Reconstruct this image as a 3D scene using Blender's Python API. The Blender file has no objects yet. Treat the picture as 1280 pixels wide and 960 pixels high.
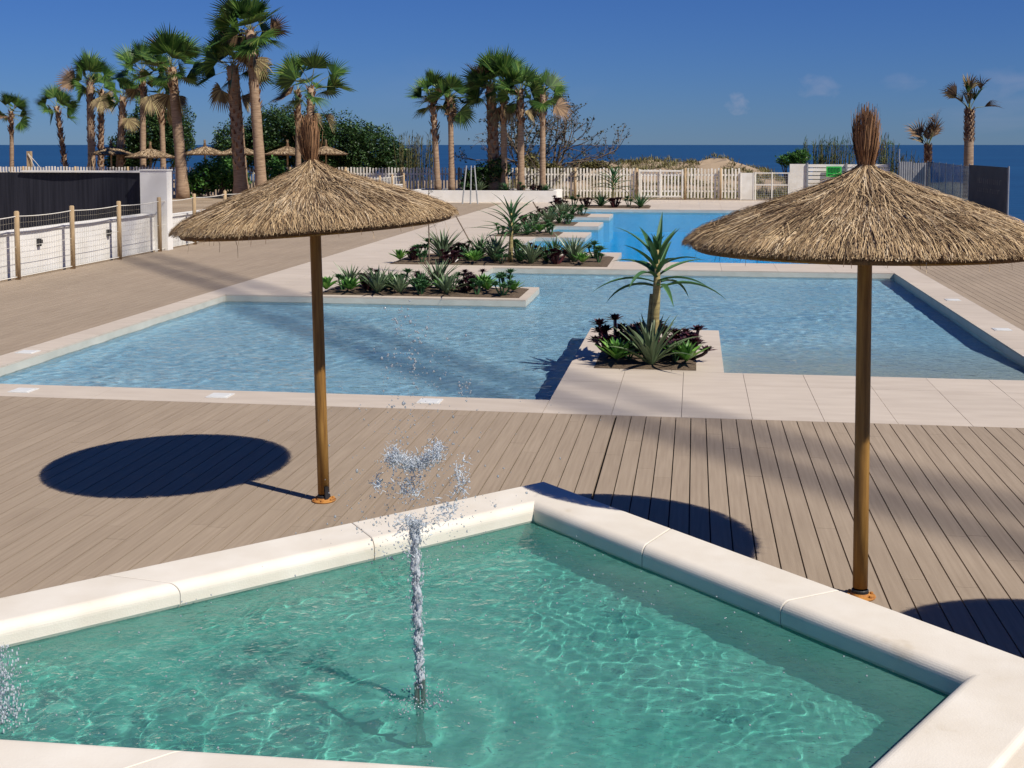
import bpy, math, random
from math import sin, cos, pi, radians, sqrt, atan2
from mathutils import Vector, Matrix, noise

scene = bpy.context.scene
COL = scene.collection
R = random.Random(7)
CAUST = True
def caustics(caster=None, receivers=()):
    if caster: caster.cycles.is_caustics_caster = True
    for q in receivers: q.cycles.is_caustics_receiver = True

# ------------------------------------------------------------------ helpers
class MB:
    def __init__(s):
        s.v = []; s.f = []; s.m = []
    def quad(s, a, b, c, d, m=0):
        i = len(s.v); s.v += [tuple(a), tuple(b), tuple(c), tuple(d)]
        s.f.append((i, i+1, i+2, i+3)); s.m.append(m)
    def tri(s, a, b, c, m=0):
        i = len(s.v); s.v += [tuple(a), tuple(b), tuple(c)]
        s.f.append((i, i+1, i+2)); s.m.append(m)
    def box(s, x0, x1, y0, y1, z0, z1, m=0, bottom=True):
        i = len(s.v)
        s.v += [(x0,y0,z0),(x1,y0,z0),(x1,y1,z0),(x0,y1,z0),(x0,y0,z1),(x1,y0,z1),(x1,y1,z1),(x0,y1,z1)]
        fs = [(4,5,6,7),(0,1,5,4),(1,2,6,5),(2,3,7,6),(3,0,4,7)]
        if bottom: fs.append((3,2,1,0))
        for q in fs: s.f.append(tuple(i+k for k in q)); s.m.append(m)
    def rbox(s, c, sx, sy, z0, z1, rz, m=0):
        b = MB(); b.box(-sx/2, sx/2, -sy/2, sy/2, z0, z1, m)
        s.add(b, Matrix.Translation(Vector((c[0], c[1], 0))) @ Matrix.Rotation(rz, 4, 'Z'))
    def add(s, o, mat=None):
        i = len(s.v)
        if mat is None: s.v += o.v
        else: s.v += [tuple(mat @ Vector(p)) for p in o.v]
        s.f += [tuple(i+k for k in q) for q in o.f]; s.m += o.m
    def tube(s, pts, rad, n=8, m=0, cap=True):
        pts = [Vector(p) for p in pts]
        if not isinstance(rad, (list, tuple)): rad = [rad]*len(pts)
        base = len(s.v)
        for k, p in enumerate(pts):
            d = (pts[min(k+1, len(pts)-1)] - pts[max(k-1, 0)])
            if d.length < 1e-9: d = Vector((0,0,1))
            d.normalize()
            a = d.cross(Vector((0,0,1)) if abs(d.z) < .9 else Vector((1,0,0))).normalized()
            b = d.cross(a)
            for j in range(n):
                t = 2*pi*j/n
                q = p + (a*cos(t) + b*sin(t))*rad[k]
                s.v.append(tuple(q))
        for k in range(len(pts)-1):
            for j in range(n):
                j2 = (j+1) % n
                s.f.append((base+k*n+j, base+k*n+j2, base+(k+1)*n+j2, base+(k+1)*n+j)); s.m.append(m)
        if cap:
            s.f.append(tuple(base+j for j in range(n))[::-1]); s.m.append(m)
            s.f.append(tuple(base+(len(pts)-1)*n+j for j in range(n))); s.m.append(m)
    def lathe(s, prof, n=32, m=0, c=(0,0)):
        base = len(s.v)
        for r, z in prof:
            for j in range(n):
                t = 2*pi*j/n
                s.v.append((c[0]+r*cos(t), c[1]+r*sin(t), z))
        for k in range(len(prof)-1):
            for j in range(n):
                j2 = (j+1) % n
                s.f.append((base+k*n+j, base+k*n+j2, base+(k+1)*n+j2, base+(k+1)*n+j)); s.m.append(m)
    def blob(s, c, r, m=0, sx=1, sy=1, sz=1):
        i = len(s.v); X, Y, Z = c
        # octa-sphere of 14 verts
        n = 6
        s.v.append((X, Y, Z+r*sz))
        for ph in (pi/3.2, pi/2, pi-pi/3.2):
            for j in range(n):
                t = 2*pi*j/n
                s.v.append((X+r*sx*sin(ph)*cos(t), Y+r*sy*sin(ph)*sin(t), Z+r*sz*cos(ph)))
        s.v.append((X, Y, Z-r*sz))
        for j in range(n):
            j2 = (j+1) % n
            s.f.append((i, i+1+j, i+1+j2)); s.m.append(m)
            for q in range(2):
                s.f.append((i+1+q*n+j, i+1+(q+1)*n+j, i+1+(q+1)*n+j2, i+1+q*n+j2)); s.m.append(m)
            s.f.append((i+1+3*n, i+1+2*n+j2, i+1+2*n+j)); s.m.append(m)
    def build(s, name, mats, parent=None, smooth=False, mat=None):
        me = bpy.data.meshes.new(name)
        me.from_pydata(s.v if mat is None else [tuple(mat @ Vector(p)) for p in s.v], [], s.f)
        if not isinstance(mats, (list, tuple)): mats = [mats]
        for q in mats: me.materials.append(q)
        if len(mats) > 1: me.polygons.foreach_set('material_index', s.m)
        if smooth: me.polygons.foreach_set('use_smooth', [True]*len(s.f))
        me.update()
        o = bpy.data.objects.new(name, me); COL.objects.link(o)
        if parent: o.parent = parent
        return o

def tag(o, label=None, cat=None, group=None, kind=None):
    if label: o['label'] = label
    if cat: o['category'] = cat
    if group: o['group'] = group
    if kind: o['kind'] = kind
    return o
def thing(name, label, cat, loc=(0,0,0), rz=0, group=None):
    o = bpy.data.objects.new(name, None); COL.objects.link(o)
    o.location = loc; o.rotation_euler = (0, 0, rz)
    o.empty_display_size = .2
    return tag(o, label, cat, group)
def dup(root, loc, rot, label, group=None, scale=None):
    r = root.copy(); COL.objects.link(r); r.location = loc; r.rotation_euler = rot
    if scale: r.scale = (scale,)*3
    r['label'] = label
    if group: r['group'] = group
    for ch in list(root.children):
        c = ch.copy(); COL.objects.link(c); c.parent = r
        for g in ch.children:
            d = g.copy(); COL.objects.link(d); d.parent = c
    return r
def struct(o): o['kind'] = 'structure'; return o

# ------------------------------------------------------------------ camera (real lens data, levelled with a shift lens)
H = 2.7; F = 1560.; CX, CY = 640., 291.
PITCH = math.atan(110/F); YAW = math.atan(229/(F/cos(PITCH)))
cam = bpy.data.cameras.new('camera'); camo = bpy.data.objects.new('camera', cam); COL.objects.link(camo)
scene.camera = camo
cam.sensor_width = 36; cam.lens = F/1280*36
cam.shift_y = -(480-CY)/1280
cam.clip_start = .05; cam.clip_end = 60000
camo.location = (0, 0, H)
camo.rotation_euler = (pi/2-PITCH, 0, YAW)

def at(x, y, z=0.0):
    "point on level z seen at photo pixel (x, y)"
    d = Vector(((x-CX)/F, 1, -(y-CY)/F))
    d = Vector((d.x, d.y*cos(PITCH)+d.z*sin(PITCH), -d.y*sin(PITCH)+d.z*cos(PITCH)))
    w = Vector((d.x*cos(YAW)-d.y*sin(YAW), d.x*sin(YAW)+d.y*cos(YAW), d.z))
    t = (z-H)/w.z
    return Vector((w.x*t, w.y*t, z))
def atY(x, y, Y):
    d = Vector(((x-CX)/F, 1, -(y-CY)/F))
    d = Vector((d.x, d.y*cos(PITCH)+d.z*sin(PITCH), -d.y*sin(PITCH)+d.z*cos(PITCH)))
    w = Vector((d.x*cos(YAW)-d.y*sin(YAW), d.x*sin(YAW)+d.y*cos(YAW), d.z))
    t = Y/w.y
    return Vector((w.x*t, Y, H+w.z*t))

# ------------------------------------------------------------------ world and sun
SUN = Vector((.756, -.431, 1.0)).normalized()
w = bpy.data.worlds.new('World'); scene.world = w; w.use_nodes = True
nt = w.node_tree; nt.nodes.clear()
out = nt.nodes.new('ShaderNodeOutputWorld'); bg = nt.nodes.new('ShaderNodeBackground')
sky = nt.nodes.new('ShaderNodeTexSky'); sky.sky_type = 'NISHITA'; sky.sun_disc = False
sky.sun_elevation = math.asin(SUN.z); sky.sun_rotation = atan2(SUN.x, SUN.y)
sky.air_density = 1.0; sky.dust_density = 0.0; sky.ozone_density = 6.0; sky.altitude = 0
mul = nt.nodes.new('ShaderNodeMix'); mul.data_type = 'RGBA'; mul.blend_type = 'MULTIPLY'
mul.inputs[0].default_value = 1
nt.links.new(sky.outputs[0], mul.inputs[6]); mul.inputs[7].default_value = (.160, .270, .525, 1)
# a few wisps of cloud low over the sea
tc = nt.nodes.new('ShaderNodeTexCoord')
def cloud(direction, radius, amp, prev, stretch):
    d = direction.normalized()
    mp = nt.nodes.new('ShaderNodeVectorMath'); mp.operation = 'SUBTRACT'
    nt.links.new(tc.outputs['Generated'], mp.inputs[0]); mp.inputs[1].default_value = d
    sc = nt.nodes.new('ShaderNodeVectorMath'); sc.operation = 'MULTIPLY'
    nt.links.new(mp.outputs[0], sc.inputs[0]); sc.inputs[1].default_value = (1/(radius*stretch), 1/(radius*stretch), 1/radius)
    ln = nt.nodes.new('ShaderNodeVectorMath'); ln.operation = 'LENGTH'
    nt.links.new(sc.outputs[0], ln.inputs[0])
    nz = nt.nodes.new('ShaderNodeTexNoise'); nz.inputs['Scale'].default_value = .9; nz.inputs['Detail'].default_value = 6
    nz.inputs['Distortion'].default_value = .4
    ad = nt.nodes.new('ShaderNodeVectorMath'); ad.operation = 'ADD'; nt.links.new(sc.outputs[0], ad.inputs[0])
    ad.inputs[1].default_value = (direction.x*7, 3.1*amp, 9.3); nt.links.new(ad.outputs[0], nz.inputs['Vector'])
    m1 = nt.nodes.new('ShaderNodeMath'); m1.operation = 'MULTIPLY_ADD'
    nt.links.new(nz.outputs[0], m1.inputs[0]); m1.inputs[1].default_value = 2.6; m1.inputs[2].default_value = -.85
    m2 = nt.nodes.new('ShaderNodeMath'); m2.operation = 'SUBTRACT'; nt.links.new(m1.outputs[0], m2.inputs[0]); nt.links.new(ln.outputs['Value'], m2.inputs[1])
    rp = nt.nodes.new('ShaderNodeMapRange'); nt.links.new(m2.outputs[0], rp.inputs[0])
    rp.inputs[1].default_value = -.6; rp.inputs[2].default_value = .5; rp.inputs[3].default_value = 0; rp.inputs[4].default_value = amp
    mx = nt.nodes.new('ShaderNodeMix'); mx.data_type = 'RGBA'
    nt.links.new(rp.outputs[0], mx.inputs[0]); nt.links.new(prev, mx.inputs[6]); mx.inputs[7].default_value = (3.3, 3.3, 4.2, 1)
    return mx.outputs[2]
prev = mul.outputs[2]
for (px, py, rad, amp, st) in ((922, 131, .008, .38, 1.1), (1026, 108, .009, .24, 1.8), (1268, 100, .012, .20, 2.2), (1130, 103, .008, .12, 1.8), (1262, 128, .012, .10, 2.6), (560, 118, .03, .06, 3), (1240, 150, .012, .10, 4)):
    d = at(px, 400) - Vector((0, 0, H)); q = atY(px, py, 100) - Vector((0, 0, H))
    prev = cloud(q.normalized(), rad, amp, prev, st)
nt.links.new(prev, bg.inputs[0]); bg.inputs[1].default_value = .105
nt.links.new(bg.outputs[0], out.inputs[0])
sl = bpy.data.lights.new('sun', 'SUN'); sl.energy = 4.8; sl.angle = radians(.53); sl.color = (1, .935, .83)
sl.cycles.is_caustics_light = True
so = bpy.data.objects.new('sun', sl); COL.objects.link(so); so.location = (0, -20, 40)
so.rotation_euler = SUN.to_track_quat('Z', 'Y').to_euler()
scene.view_settings.view_transform = 'Standard'; scene.view_settings.look = 'None'
scene.view_settings.exposure = .22; scene.view_settings.gamma = 1
scene.render.engine = 'CYCLES'
scene.cycles.max_bounces = 7; scene.cycles.diffuse_bounces = 3; scene.cycles.transparent_max_bounces = 24
scene.cycles.use_denoising = True
scene.cycles.use_adaptive_sampling = True; scene.cycles.adaptive_threshold = .02
scene.cycles.caustics_reflective = False

# ------------------------------------------------------------------ materials
def new_mat(name):
    m = bpy.data.materials.new(name); m.use_nodes = True
    n = m.node_tree; n.nodes.clear()
    o = n.nodes.new('ShaderNodeOutputMaterial')
    return m, n, o
def N(n, t, **kw):
    x = n.nodes.new(t)
    for k, v in kw.items(): setattr(x, k, v)
    return x
def ramp(n, src, stops, interp='LINEAR'):
    r = N(n, 'ShaderNodeValToRGB'); r.color_ramp.interpolation = interp
    e = r.color_ramp.elements
    while len(e) > 1: e.remove(e[-1])
    e[0].position = stops[0][0]; e[0].color = (*stops[0][1], 1)
    for p, c in stops[1:]:
        q = e.new(p); q.color = (*c, 1)
    n.links.new(src, r.inputs[0]); return r.outputs[0]
def mixc(n, fac, a, b, bt='MIX'):
    x = N(n, 'ShaderNodeMix', data_type='RGBA', blend_type=bt)
    if isinstance(fac, (int, float)): x.inputs[0].default_value = fac
    else: n.links.new(fac, x.inputs[0])
    for i, q in ((6, a), (7, b)):
        if isinstance(q, tuple): x.inputs[i].default_value = (*q, 1)
        else: n.links.new(q, x.inputs[i])
    return x.outputs[2]
def noi(n, scale, detail=4, vec=None, stretch=None, dist=0, rough=.5):
    t = N(n, 'ShaderNodeTexNoise'); t.inputs['Scale'].default_value = scale; t.inputs['Detail'].default_value = detail
    t.inputs['Distortion'].default_value = dist; t.inputs['Roughness'].default_value = rough
    if vec is None: vec = N(n, 'ShaderNodeTexCoord').outputs['Object']
    if stretch:
        mp = N(n, 'ShaderNodeMapping'); mp.inputs['Scale'].default_value = stretch
        n.links.new(vec, mp.inputs[0]); vec = mp.outputs[0]
    n.links.new(vec, t.inputs[0]); return t.outputs[0]
def pmat(name, stops, scale=8, rough=.7, island=0., bump=0., bscale=60, stretch=None, spec=.35, big=None, detail=5, metal=0, twoside=None):
    "principled with noise-ramped colour, optional per-island variation and bump"
    m, n, o = new_mat(name)
    b = N(n, 'ShaderNodeBsdfPrincipled'); b.inputs['Roughness'].default_value = rough
    b.inputs['Specular IOR Level'].default_value = spec; b.inputs['Metallic'].default_value = metal
    f = noi(n, scale, detail, stretch=stretch)
    if island:
        g = N(n, 'ShaderNodeNewGeometry')
        a = N(n, 'ShaderNodeMath', operation='MULTIPLY_ADD'); n.links.new(g.outputs['Random Per Island'], a.inputs[0])
        a.inputs[1].default_value = island; a.inputs[2].default_value = -island/2
        s = N(n, 'ShaderNodeMath', operation='ADD'); n.links.new(f, s.inputs[0]); n.links.new(a.outputs[0], s.inputs[1])
        f = s.outputs[0]
    c = ramp(n, f, stops)
    if big:
        c = mixc(n, 1.0, c, ramp(n, noi(n, big[0], 3), [(.3, (big[1],)*3), (.7, (1, 1, 1))]), 'MULTIPLY')
    n.links.new(c, b.inputs['Base Color'])
    if bump:
        bp = N(n, 'ShaderNodeBump'); bp.inputs['Strength'].default_value = bump; bp.inputs['Distance'].default_value = .01
        n.links.new(noi(n, bscale, 4, stretch=stretch), bp.inputs['Height']); n.links.new(bp.outputs[0], b.inputs['Normal'])
    n.links.new(b.outputs[0], o.inputs[0]); return m
def leafmat(name, stops, rough=.5, trans=.25, scale=3, island=.6):
    m, n, o = new_mat(name)
    b = N(n, 'ShaderNodeBsdfPrincipled'); b.inputs['Roughness'].default_value = rough; b.inputs['Specular IOR Level'].default_value = .4
    g = N(n, 'ShaderNodeNewGeometry')
    a = N(n, 'ShaderNodeMath', operation='MULTIPLY_ADD'); n.links.new(g.outputs['Random Per Island'], a.inputs[0])
    a.inputs[1].default_value = island; 
    a2 = N(n, 'ShaderNodeMath', operation='MULTIPLY'); n.links.new(noi(n, scale, 2), a2.inputs[0]); a2.inputs[1].default_value = 1-island
    n.links.new(a2.outputs[0], a.inputs[2])
    c = ramp(n, a.outputs[0], stops); n.links.new(c, b.inputs['Base Color'])
    t = N(n, 'ShaderNodeBsdfTranslucent'); n.links.new(c, t.inputs[0])
    mx = N(n, 'ShaderNodeMixShader'); mx.inputs[0].default_value = trans
    n.links.new(b.outputs[0], mx.inputs[1]); n.links.new(t.outputs[0], mx.inputs[2]); n.links.new(mx.outputs[0], o.inputs[0])
    return m
def water_mat(name, tint, bumps, refr=.35, gl=1.0, clear=False, milky=None):
    "pool water: refracting body, fresnel sky reflections on fine ripples (clear=True: real caustics through the wave mesh)"
    m, n, o = new_mat(name)
    prevn = None
    for (sc, st, stretch) in bumps:
        bp = N(n, 'ShaderNodeBump'); bp.inputs['Strength'].default_value = 1; bp.inputs['Distance'].default_value = st
        n.links.new(noi(n, sc, 3, stretch=stretch, dist=.6), bp.inputs['Height'])
        if prevn: n.links.new(prevn, bp.inputs['Normal'])
        prevn = bp.outputs[0]
    fr = N(n, 'ShaderNodeFresnel'); fr.inputs[0].default_value = 1.33; n.links.new(prevn, fr.inputs['Normal'])
    frs = N(n, 'ShaderNodeMath', operation='MULTIPLY'); n.links.new(fr.outputs[0], frs.inputs[0]); frs.inputs[1].default_value = gl
    rf = N(n, 'ShaderNodeBsdfRefraction'); rf.inputs[0].default_value = (*tint, 1); rf.inputs['IOR'].default_value = 1.33; rf.inputs['Roughness'].default_value = 0
    body = rf.outputs[0]
    if milky:
        dfm = N(n, 'ShaderNodeBsdfDiffuse'); n.links.new(ramp(n, noi(n, 1.6, 5), [(.3, milky[0]), (.7, milky[1])]), dfm.inputs[0])
        mm = N(n, 'ShaderNodeMixShader'); mm.inputs[0].default_value = milky[2]
        n.links.new(rf.outputs[0], mm.inputs[1]); n.links.new(dfm.outputs[0], mm.inputs[2]); body = mm.outputs[0]
    if not clear:
        tr = N(n, 'ShaderNodeBsdfTransparent'); tr.inputs[0].default_value = (*tint, 1)
        n.links.new(prevn, rf.inputs['Normal'])
        m1 = N(n, 'ShaderNodeMixShader'); m1.inputs[0].default_value = refr
        n.links.new(tr.outputs[0], m1.inputs[1]); n.links.new(rf.outputs[0], m1.inputs[2]); body = m1.outputs[0]
    gs = N(n, 'ShaderNodeBsdfGlossy'); gs.inputs['Roughness'].default_value = .03; n.links.new(prevn, gs.inputs['Normal'])
    m2 = N(n, 'ShaderNodeMixShader'); n.links.new(frs.outputs[0], m2.inputs[0])
    n.links.new(body, m2.inputs[1]); n.links.new(gs.outputs[0], m2.inputs[2])
    n.links.new(m2.outputs[0], o.inputs[0]); return m

M = {}
M['deck'] = pmat('composite_decking', [(.2, (.275, .212, .153)), (.5, (.325, .254, .186)), (.8, (.375, .297, .220))], scale=3, rough=.8, island=.15, bump=.2, bscale=40, stretch=(14, .5, 1), big=(.5, .9))
M['dark'] = pmat('substructure', [(.3, (.02, .018, .016)), (.7, (.04, .035, .03))], rough=.9)
M['stone'] = pmat('porcelain_paving', [(.25, (.50, .425, .35)), (.75, (.59, .51, .425))], scale=1.6, rough=.6, island=.18, bump=.06, bscale=90, big=(.35, .92), stretch=(1, 4, 1))
M['cope'] = pmat('cast_stone_coping', [(.2, (.54, .46, .34)), (.34, (.68, .62, .53)), (.7, (.75, .70, .62))], scale=4, rough=.65, bump=.12, bscale=120, big=(1.6, .93), detail=8)
M['basin_wall'] = pmat('mosaic_basin_wall', [(.25, (.12, .42, .36)), (.75, (.22, .55, .48))], scale=2.6, rough=.5, detail=9)
def caustic_tiles(name, cols, cell, big_scale, rough=.4, contrast=1.0):
    "small tiles in several shades, painted to imitate caustic speckle on the floor"
    m, n, o = new_mat(name)
    b = N(n, 'ShaderNodeBsdfPrincipled'); b.inputs['Roughness'].default_value = rough
    tcn = N(n, 'ShaderNodeTexCoord').outputs['Object']
    v = N(n, 'ShaderNodeTexVoronoi'); v.inputs['Scale'].default_value = 1/cell; v.inputs['Randomness'].default_value = 0.0
    n.links.new(tcn, v.inputs['Vector'])
    sp = N(n, 'ShaderNodeSeparateColor'); n.links.new(v.outputs['Color'], sp.inputs[0])
    nz = noi(n, big_scale, 6, rough=.6)
    a = N(n, 'ShaderNodeMath', operation='MULTIPLY_ADD'); n.links.new(sp.outputs[0], a.inputs[0]); a.inputs[1].default_value = .55*contrast
    a2 = N(n, 'ShaderNodeMath', operation='MULTIPLY_ADD'); n.links.new(nz, a2.inputs[0]); a2.inputs[1].default_value = 1.3; a2.inputs[2].default_value = -.15-.275*contrast
    n.links.new(a2.outputs[0], a.inputs[2])
    c = ramp(n, a.outputs[0], [(i/(len(cols)-1), q) for i, q in enumerate(cols)])
    n.links.new(c, b.inputs['Base Color']); n.links.new(b.outputs[0], o.inputs[0]); return m
M['tile'] = pmat('pool_wall_tile', [(.3, (.46, .46, .40)), (.7, (.56, .55, .48))], scale=3, rough=.4, bump=.05)
M['basin'] = caustic_tiles('mosaic_basin', [(.10, .32, .28), (.15, .41, .36), (.21, .48, .43), (.31, .58, .52)], .03, 2.2)  # green tile with caustic speckle painted into its shades
M['floor_shallow'] = caustic_tiles('floor_caustic_tile', [(.30, .49, .62), (.40, .60, .71), (.52, .70, .78), (.66, .79, .80)], .05, .6, contrast=.6)  # mixed blues stand in for rippling light on the pool floor
M['floor_deep'] = pmat('deep_pool_tile', [(.3, (.01, .42, .74)), (.7, (.03, .50, .80))], scale=1.5, rough=.5)
M['white'] = pmat('white_render', [(.3, (.74, .71, .65)), (.7, (.83, .81, .77))], scale=2, rough=.8, bump=.1, big=(.6, .9))
M['whitepaint'] = pmat('white_paint', [(.3, (.70, .66, .58)), (.7, (.82, .80, .74))], scale=3, rough=.6, island=.3)
M['whitewood'] = pmat('weathered_white_slats', [(.25, (.66, .61, .51)), (.75, (.84, .80, .72))], scale=4, rough=.7, island=.5)
M['post'] = pmat('pale_timber', [(.2, (.26, .18, .10)), (.5, (.42, .30, .17)), (.8, (.52, .39, .24))], scale=3, rough=.8, stretch=(8, 8, 1), bump=.3)
M['pole'] = pmat('round_pine_pole', [(.2, (.12, .055, .014)), (.5, (.25, .13, .03)), (.8, (.37, .21, .055))], scale=5, rough=.55, stretch=(9, 9, .6), bump=.2)
M['rust'] = pmat('orange_primer_steel', [(.3, (.30, .11, .025)), (.55, (.50, .23, .05)), (.75, (.16, .065, .03))], scale=18, rough=.7)
M['black'] = pmat('black_strap', [(.3, (.012, .012, .014)), (.7, (.03, .03, .035))], rough=.5)
M['straw'] = pmat('heather_straw', [(.0, (.06, .036, .02)), (.3, (.17, .105, .058)), (.5, (.35, .24, .132)), (.78, (.53, .385, .225)), (1., (.68, .55, .38))], scale=2.5, rough=.75, island=1.0)
M['strawtip'] = pmat('golden_straw_edge', [(.0, (.20, .125, .06)), (.4, (.40, .275, .15)), (.8, (.56, .41, .23))], scale=2.5, rough=.75, island=.9)
M['straw_base'] = pmat('matted_straw', [(.3, (.07, .04, .02)), (.7, (.16, .09, .045))], scale=30, rough=.9, bump=.5)
M['tuft'] = pmat('reddish_heather_stalks', [(.0, (.06, .028, .014)), (.5, (.19, .095, .045)), (1., (.36, .20, .10))], scale=3, rough=.7, island=1.0)
M['net'] = pmat('net_cord', [(.3, (.42, .37, .28)), (.7, (.55, .50, .40))], rough=.8)
M['rope'] = pmat('white_rope', [(.3, (.62, .58, .50)), (.7, (.72, .69, .62))], rough=.8)
M['blackscreen'] = pmat('black_screening', [(.35, (.010, .011, .017)), (.65, (.024, .025, .035))], scale=3, rough=.6, stretch=(6, 6, .15), bump=.4, bscale=8)
M['trunk'] = pmat('palm_trunk_bark', [(.25, (.17, .11, .07)), (.5, (.31, .21, .135)), (.8, (.43, .31, .21))], scale=3, rough=.9, stretch=(1, 1, 7), bump=.9, bscale=5)
M['boots'] = pmat('palm_leaf_bases', [(.0, (.08, .035, .022)), (.5, (.22, .11, .065)), (1., (.42, .28, .17))], scale=4, rough=.9, island=1.0)
M['frond'] = leafmat('fan_frond', [(0, (.014, .036, .011)), (.4, (.038, .095, .02)), (.75, (.10, .20, .036)), (1, (.28, .32, .08))], rough=.45, trans=.28, island=.75)
M['frond_dry'] = leafmat('dry_frond', [(0, (.09, .06, .03)), (.5, (.22, .16, .08)), (1, (.46, .38, .18))], rough=.7, trans=.2, island=.8)
M['frond_brown'] = leafmat('wind_burnt_frond', [(0, (.06, .035, .02)), (.5, (.16, .095, .05)), (1, (.34, .22, .12))], rough=.7, trans=.1, island=.8)
M['petiole'] = pmat('petiole', [(.3, (.16, .20, .05)), (.7, (.30, .30, .10))], rough=.5)
M['bush'] = leafmat('dark_bush_leaves', [(0, (.012, .03, .012)), (.5, (.03, .075, .02)), (.85, (.07, .14, .035)), (1, (.16, .22, .07))], trans=.2, island=.85)
M['bush_bright'] = leafmat('bright_bush_leaves', [(0, (.02, .06, .012)), (.5, (.055, .16, .03)), (1, (.13, .28, .06))], trans=.25, island=.85)
M['bush_grey'] = leafmat('grey_bush_leaves', [(0, (.012, .02, .014)), (.6, (.04, .055, .035)), (1, (.12, .12, .10))], trans=.1, island=.85)
M['scrub'] = leafmat('dune_scrub', [(0, (.06, .055, .02)), (.5, (.16, .15, .05)), (1, (.30, .26, .11))], trans=.15, island=.8)
M['branch'] = pmat('branch_bark', [(.3, (.09, .065, .045)), (.7, (.20, .15, .11))], rough=.9)
M['agave'] = leafmat('grey_green_agave', [(0, (.05, .085, .045)), (.5, (.115, .17, .085)), (1, (.24, .29, .16))], rough=.4, trans=.1, scale=6, island=.6)
M['aloe'] = leafmat('aloe_leaf', [(0, (.018, .06, .022)), (.5, (.045, .13, .045)), (1, (.10, .21, .07))], rough=.6, trans=.12, scale=6, island=.6)
M['dark_rosette'] = leafmat('purple_black_rosette', [(0, (.010, .005, .007)), (.6, (.035, .010, .016)), (1, (.13, .035, .04))], rough=.35, trans=.05, scale=6, island=.7)
M['green_rosette'] = leafmat('bright_green_rosette', [(0, (.03, .10, .02)), (.5, (.09, .24, .04)), (1, (.22, .42, .08))], rough=.35, trans=.15, scale=6, island=.7)
M['aloetrunk'] = pmat('aloe_stem', [(.3, (.16, .12, .05)), (.7, (.40, .33, .14))], scale=4, rough=.7, stretch=(1, 1, 6), bump=.4, bscale=12)
M['soil'] = pmat('planting_soil', [(.3, (.045, .03, .02)), (.6, (.12, .085, .055)), (.8, (.22, .17, .12))], scale=50, rough=.95, bump=1, bscale=40)
M['sand'] = pmat('beach_sand', [(.3, (.24, .175, .115)), (.7, (.38, .29, .20))], scale=.35, rough=.95, bump=.6, bscale=3, detail=8)
M['lid'] = pmat('white_plastic_lid', [(.3, (.62, .62, .60)), (.7, (.70, .70, .68))], rough=.4)
M['steel'] = pmat('brushed_steel', [(.3, (.28, .28, .27)), (.7, (.42, .42, .40))], rough=.3, metal=.9)
M['galv'] = pmat('grey_galvanised_sheet', [(.3, (.20, .21, .23)), (.7, (.30, .31, .33))], rough=.6, scale=2)
M['green_sign'] = pmat('green_sign_face', [(.3, (.03, .42, .06)), (.7, (.04, .48, .08))], rough=.5)
M['green_dark'] = pmat('dark_green_lettering', [(.3, (.005, .10, .02)), (.7, (.01, .14, .03))], rough=.5)
M['banner'] = pmat('dark_banner_mesh', [(.3, (.035, .037, .042)), (.7, (.06, .062, .068))], rough=.8, scale=1.5)
M['banner_ink'] = pmat('faded_banner_print', [(.3, (.10, .09, .085)), (.7, (.17, .15, .14))], rough=.8, scale=3)
M['grey_pole'] = pmat('thin_grey_pole', [(.3, (.30, .32, .33)), (.7, (.42, .43, .43))], rough=.5)
M['crane'] = pmat('assumed_crane_steel', [(.3, (.55, .36, .03)), (.7, (.62, .42, .05))], rough=.5)

# sloping entry: pale stone tiles giving way to pool tile with painted caustic speckle further down
M['entry'] = caustic_tiles('entry_caustic_tile', [(.30, .49, .62), (.40, .60, .71), (.52, .70, .78), (.66, .79, .80)], .05, .6, contrast=.6)
_n = M['entry'].node_tree; _b = [q for q in _n.nodes if q.type == 'BSDF_PRINCIPLED'][0]; _src = _b.inputs['Base Color'].links[0].from_socket
_sx = N(_n, 'ShaderNodeSeparateXYZ'); _n.links.new(N(_n, 'ShaderNodeTexCoord').outputs['Object'], _sx.inputs[0])
_mr = N(_n, 'ShaderNodeMapRange'); _n.links.new(_sx.outputs[1], _mr.inputs[0]); _mr.inputs[1].default_value = 15.2; _mr.inputs[2].default_value = 19.0
_n.links.new(mixc(_n, _mr.outputs[0], (.56, .52, .44), _src), _b.inputs['Base Color'])
# see-through blue windbreak glass
m, n, o = new_mat('windbreak_glass')
tr = N(n, 'ShaderNodeBsdfTransparent'); tr.inputs[0].default_value = (.55, .68, .80, 1)
gs = N(n, 'ShaderNodeBsdfGlossy'); gs.inputs['Roughness'].default_value = .08
df = N(n, 'ShaderNodeBsdfDiffuse'); n.links.new(ramp(n, noi(n, .8, 4), [(.4, (.05, .12, .25)), (.75, (.35, .34, .32))]), df.inputs[0])
m1 = N(n, 'ShaderNodeMixShader'); m1.inputs[0].default_value = .28; n.links.new(tr.outputs[0], m1.inputs[1]); n.links.new(df.outputs[0], m1.inputs[2])
m2 = N(n, 'ShaderNodeMixShader'); m2.inputs[0].default_value = .15; n.links.new(m1.outputs[0], m2.inputs[1]); n.links.new(gs.outputs[0], m2.inputs[2])
n.links.new(m2.outputs[0], o.inputs[0]); M['glass'] = m

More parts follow.
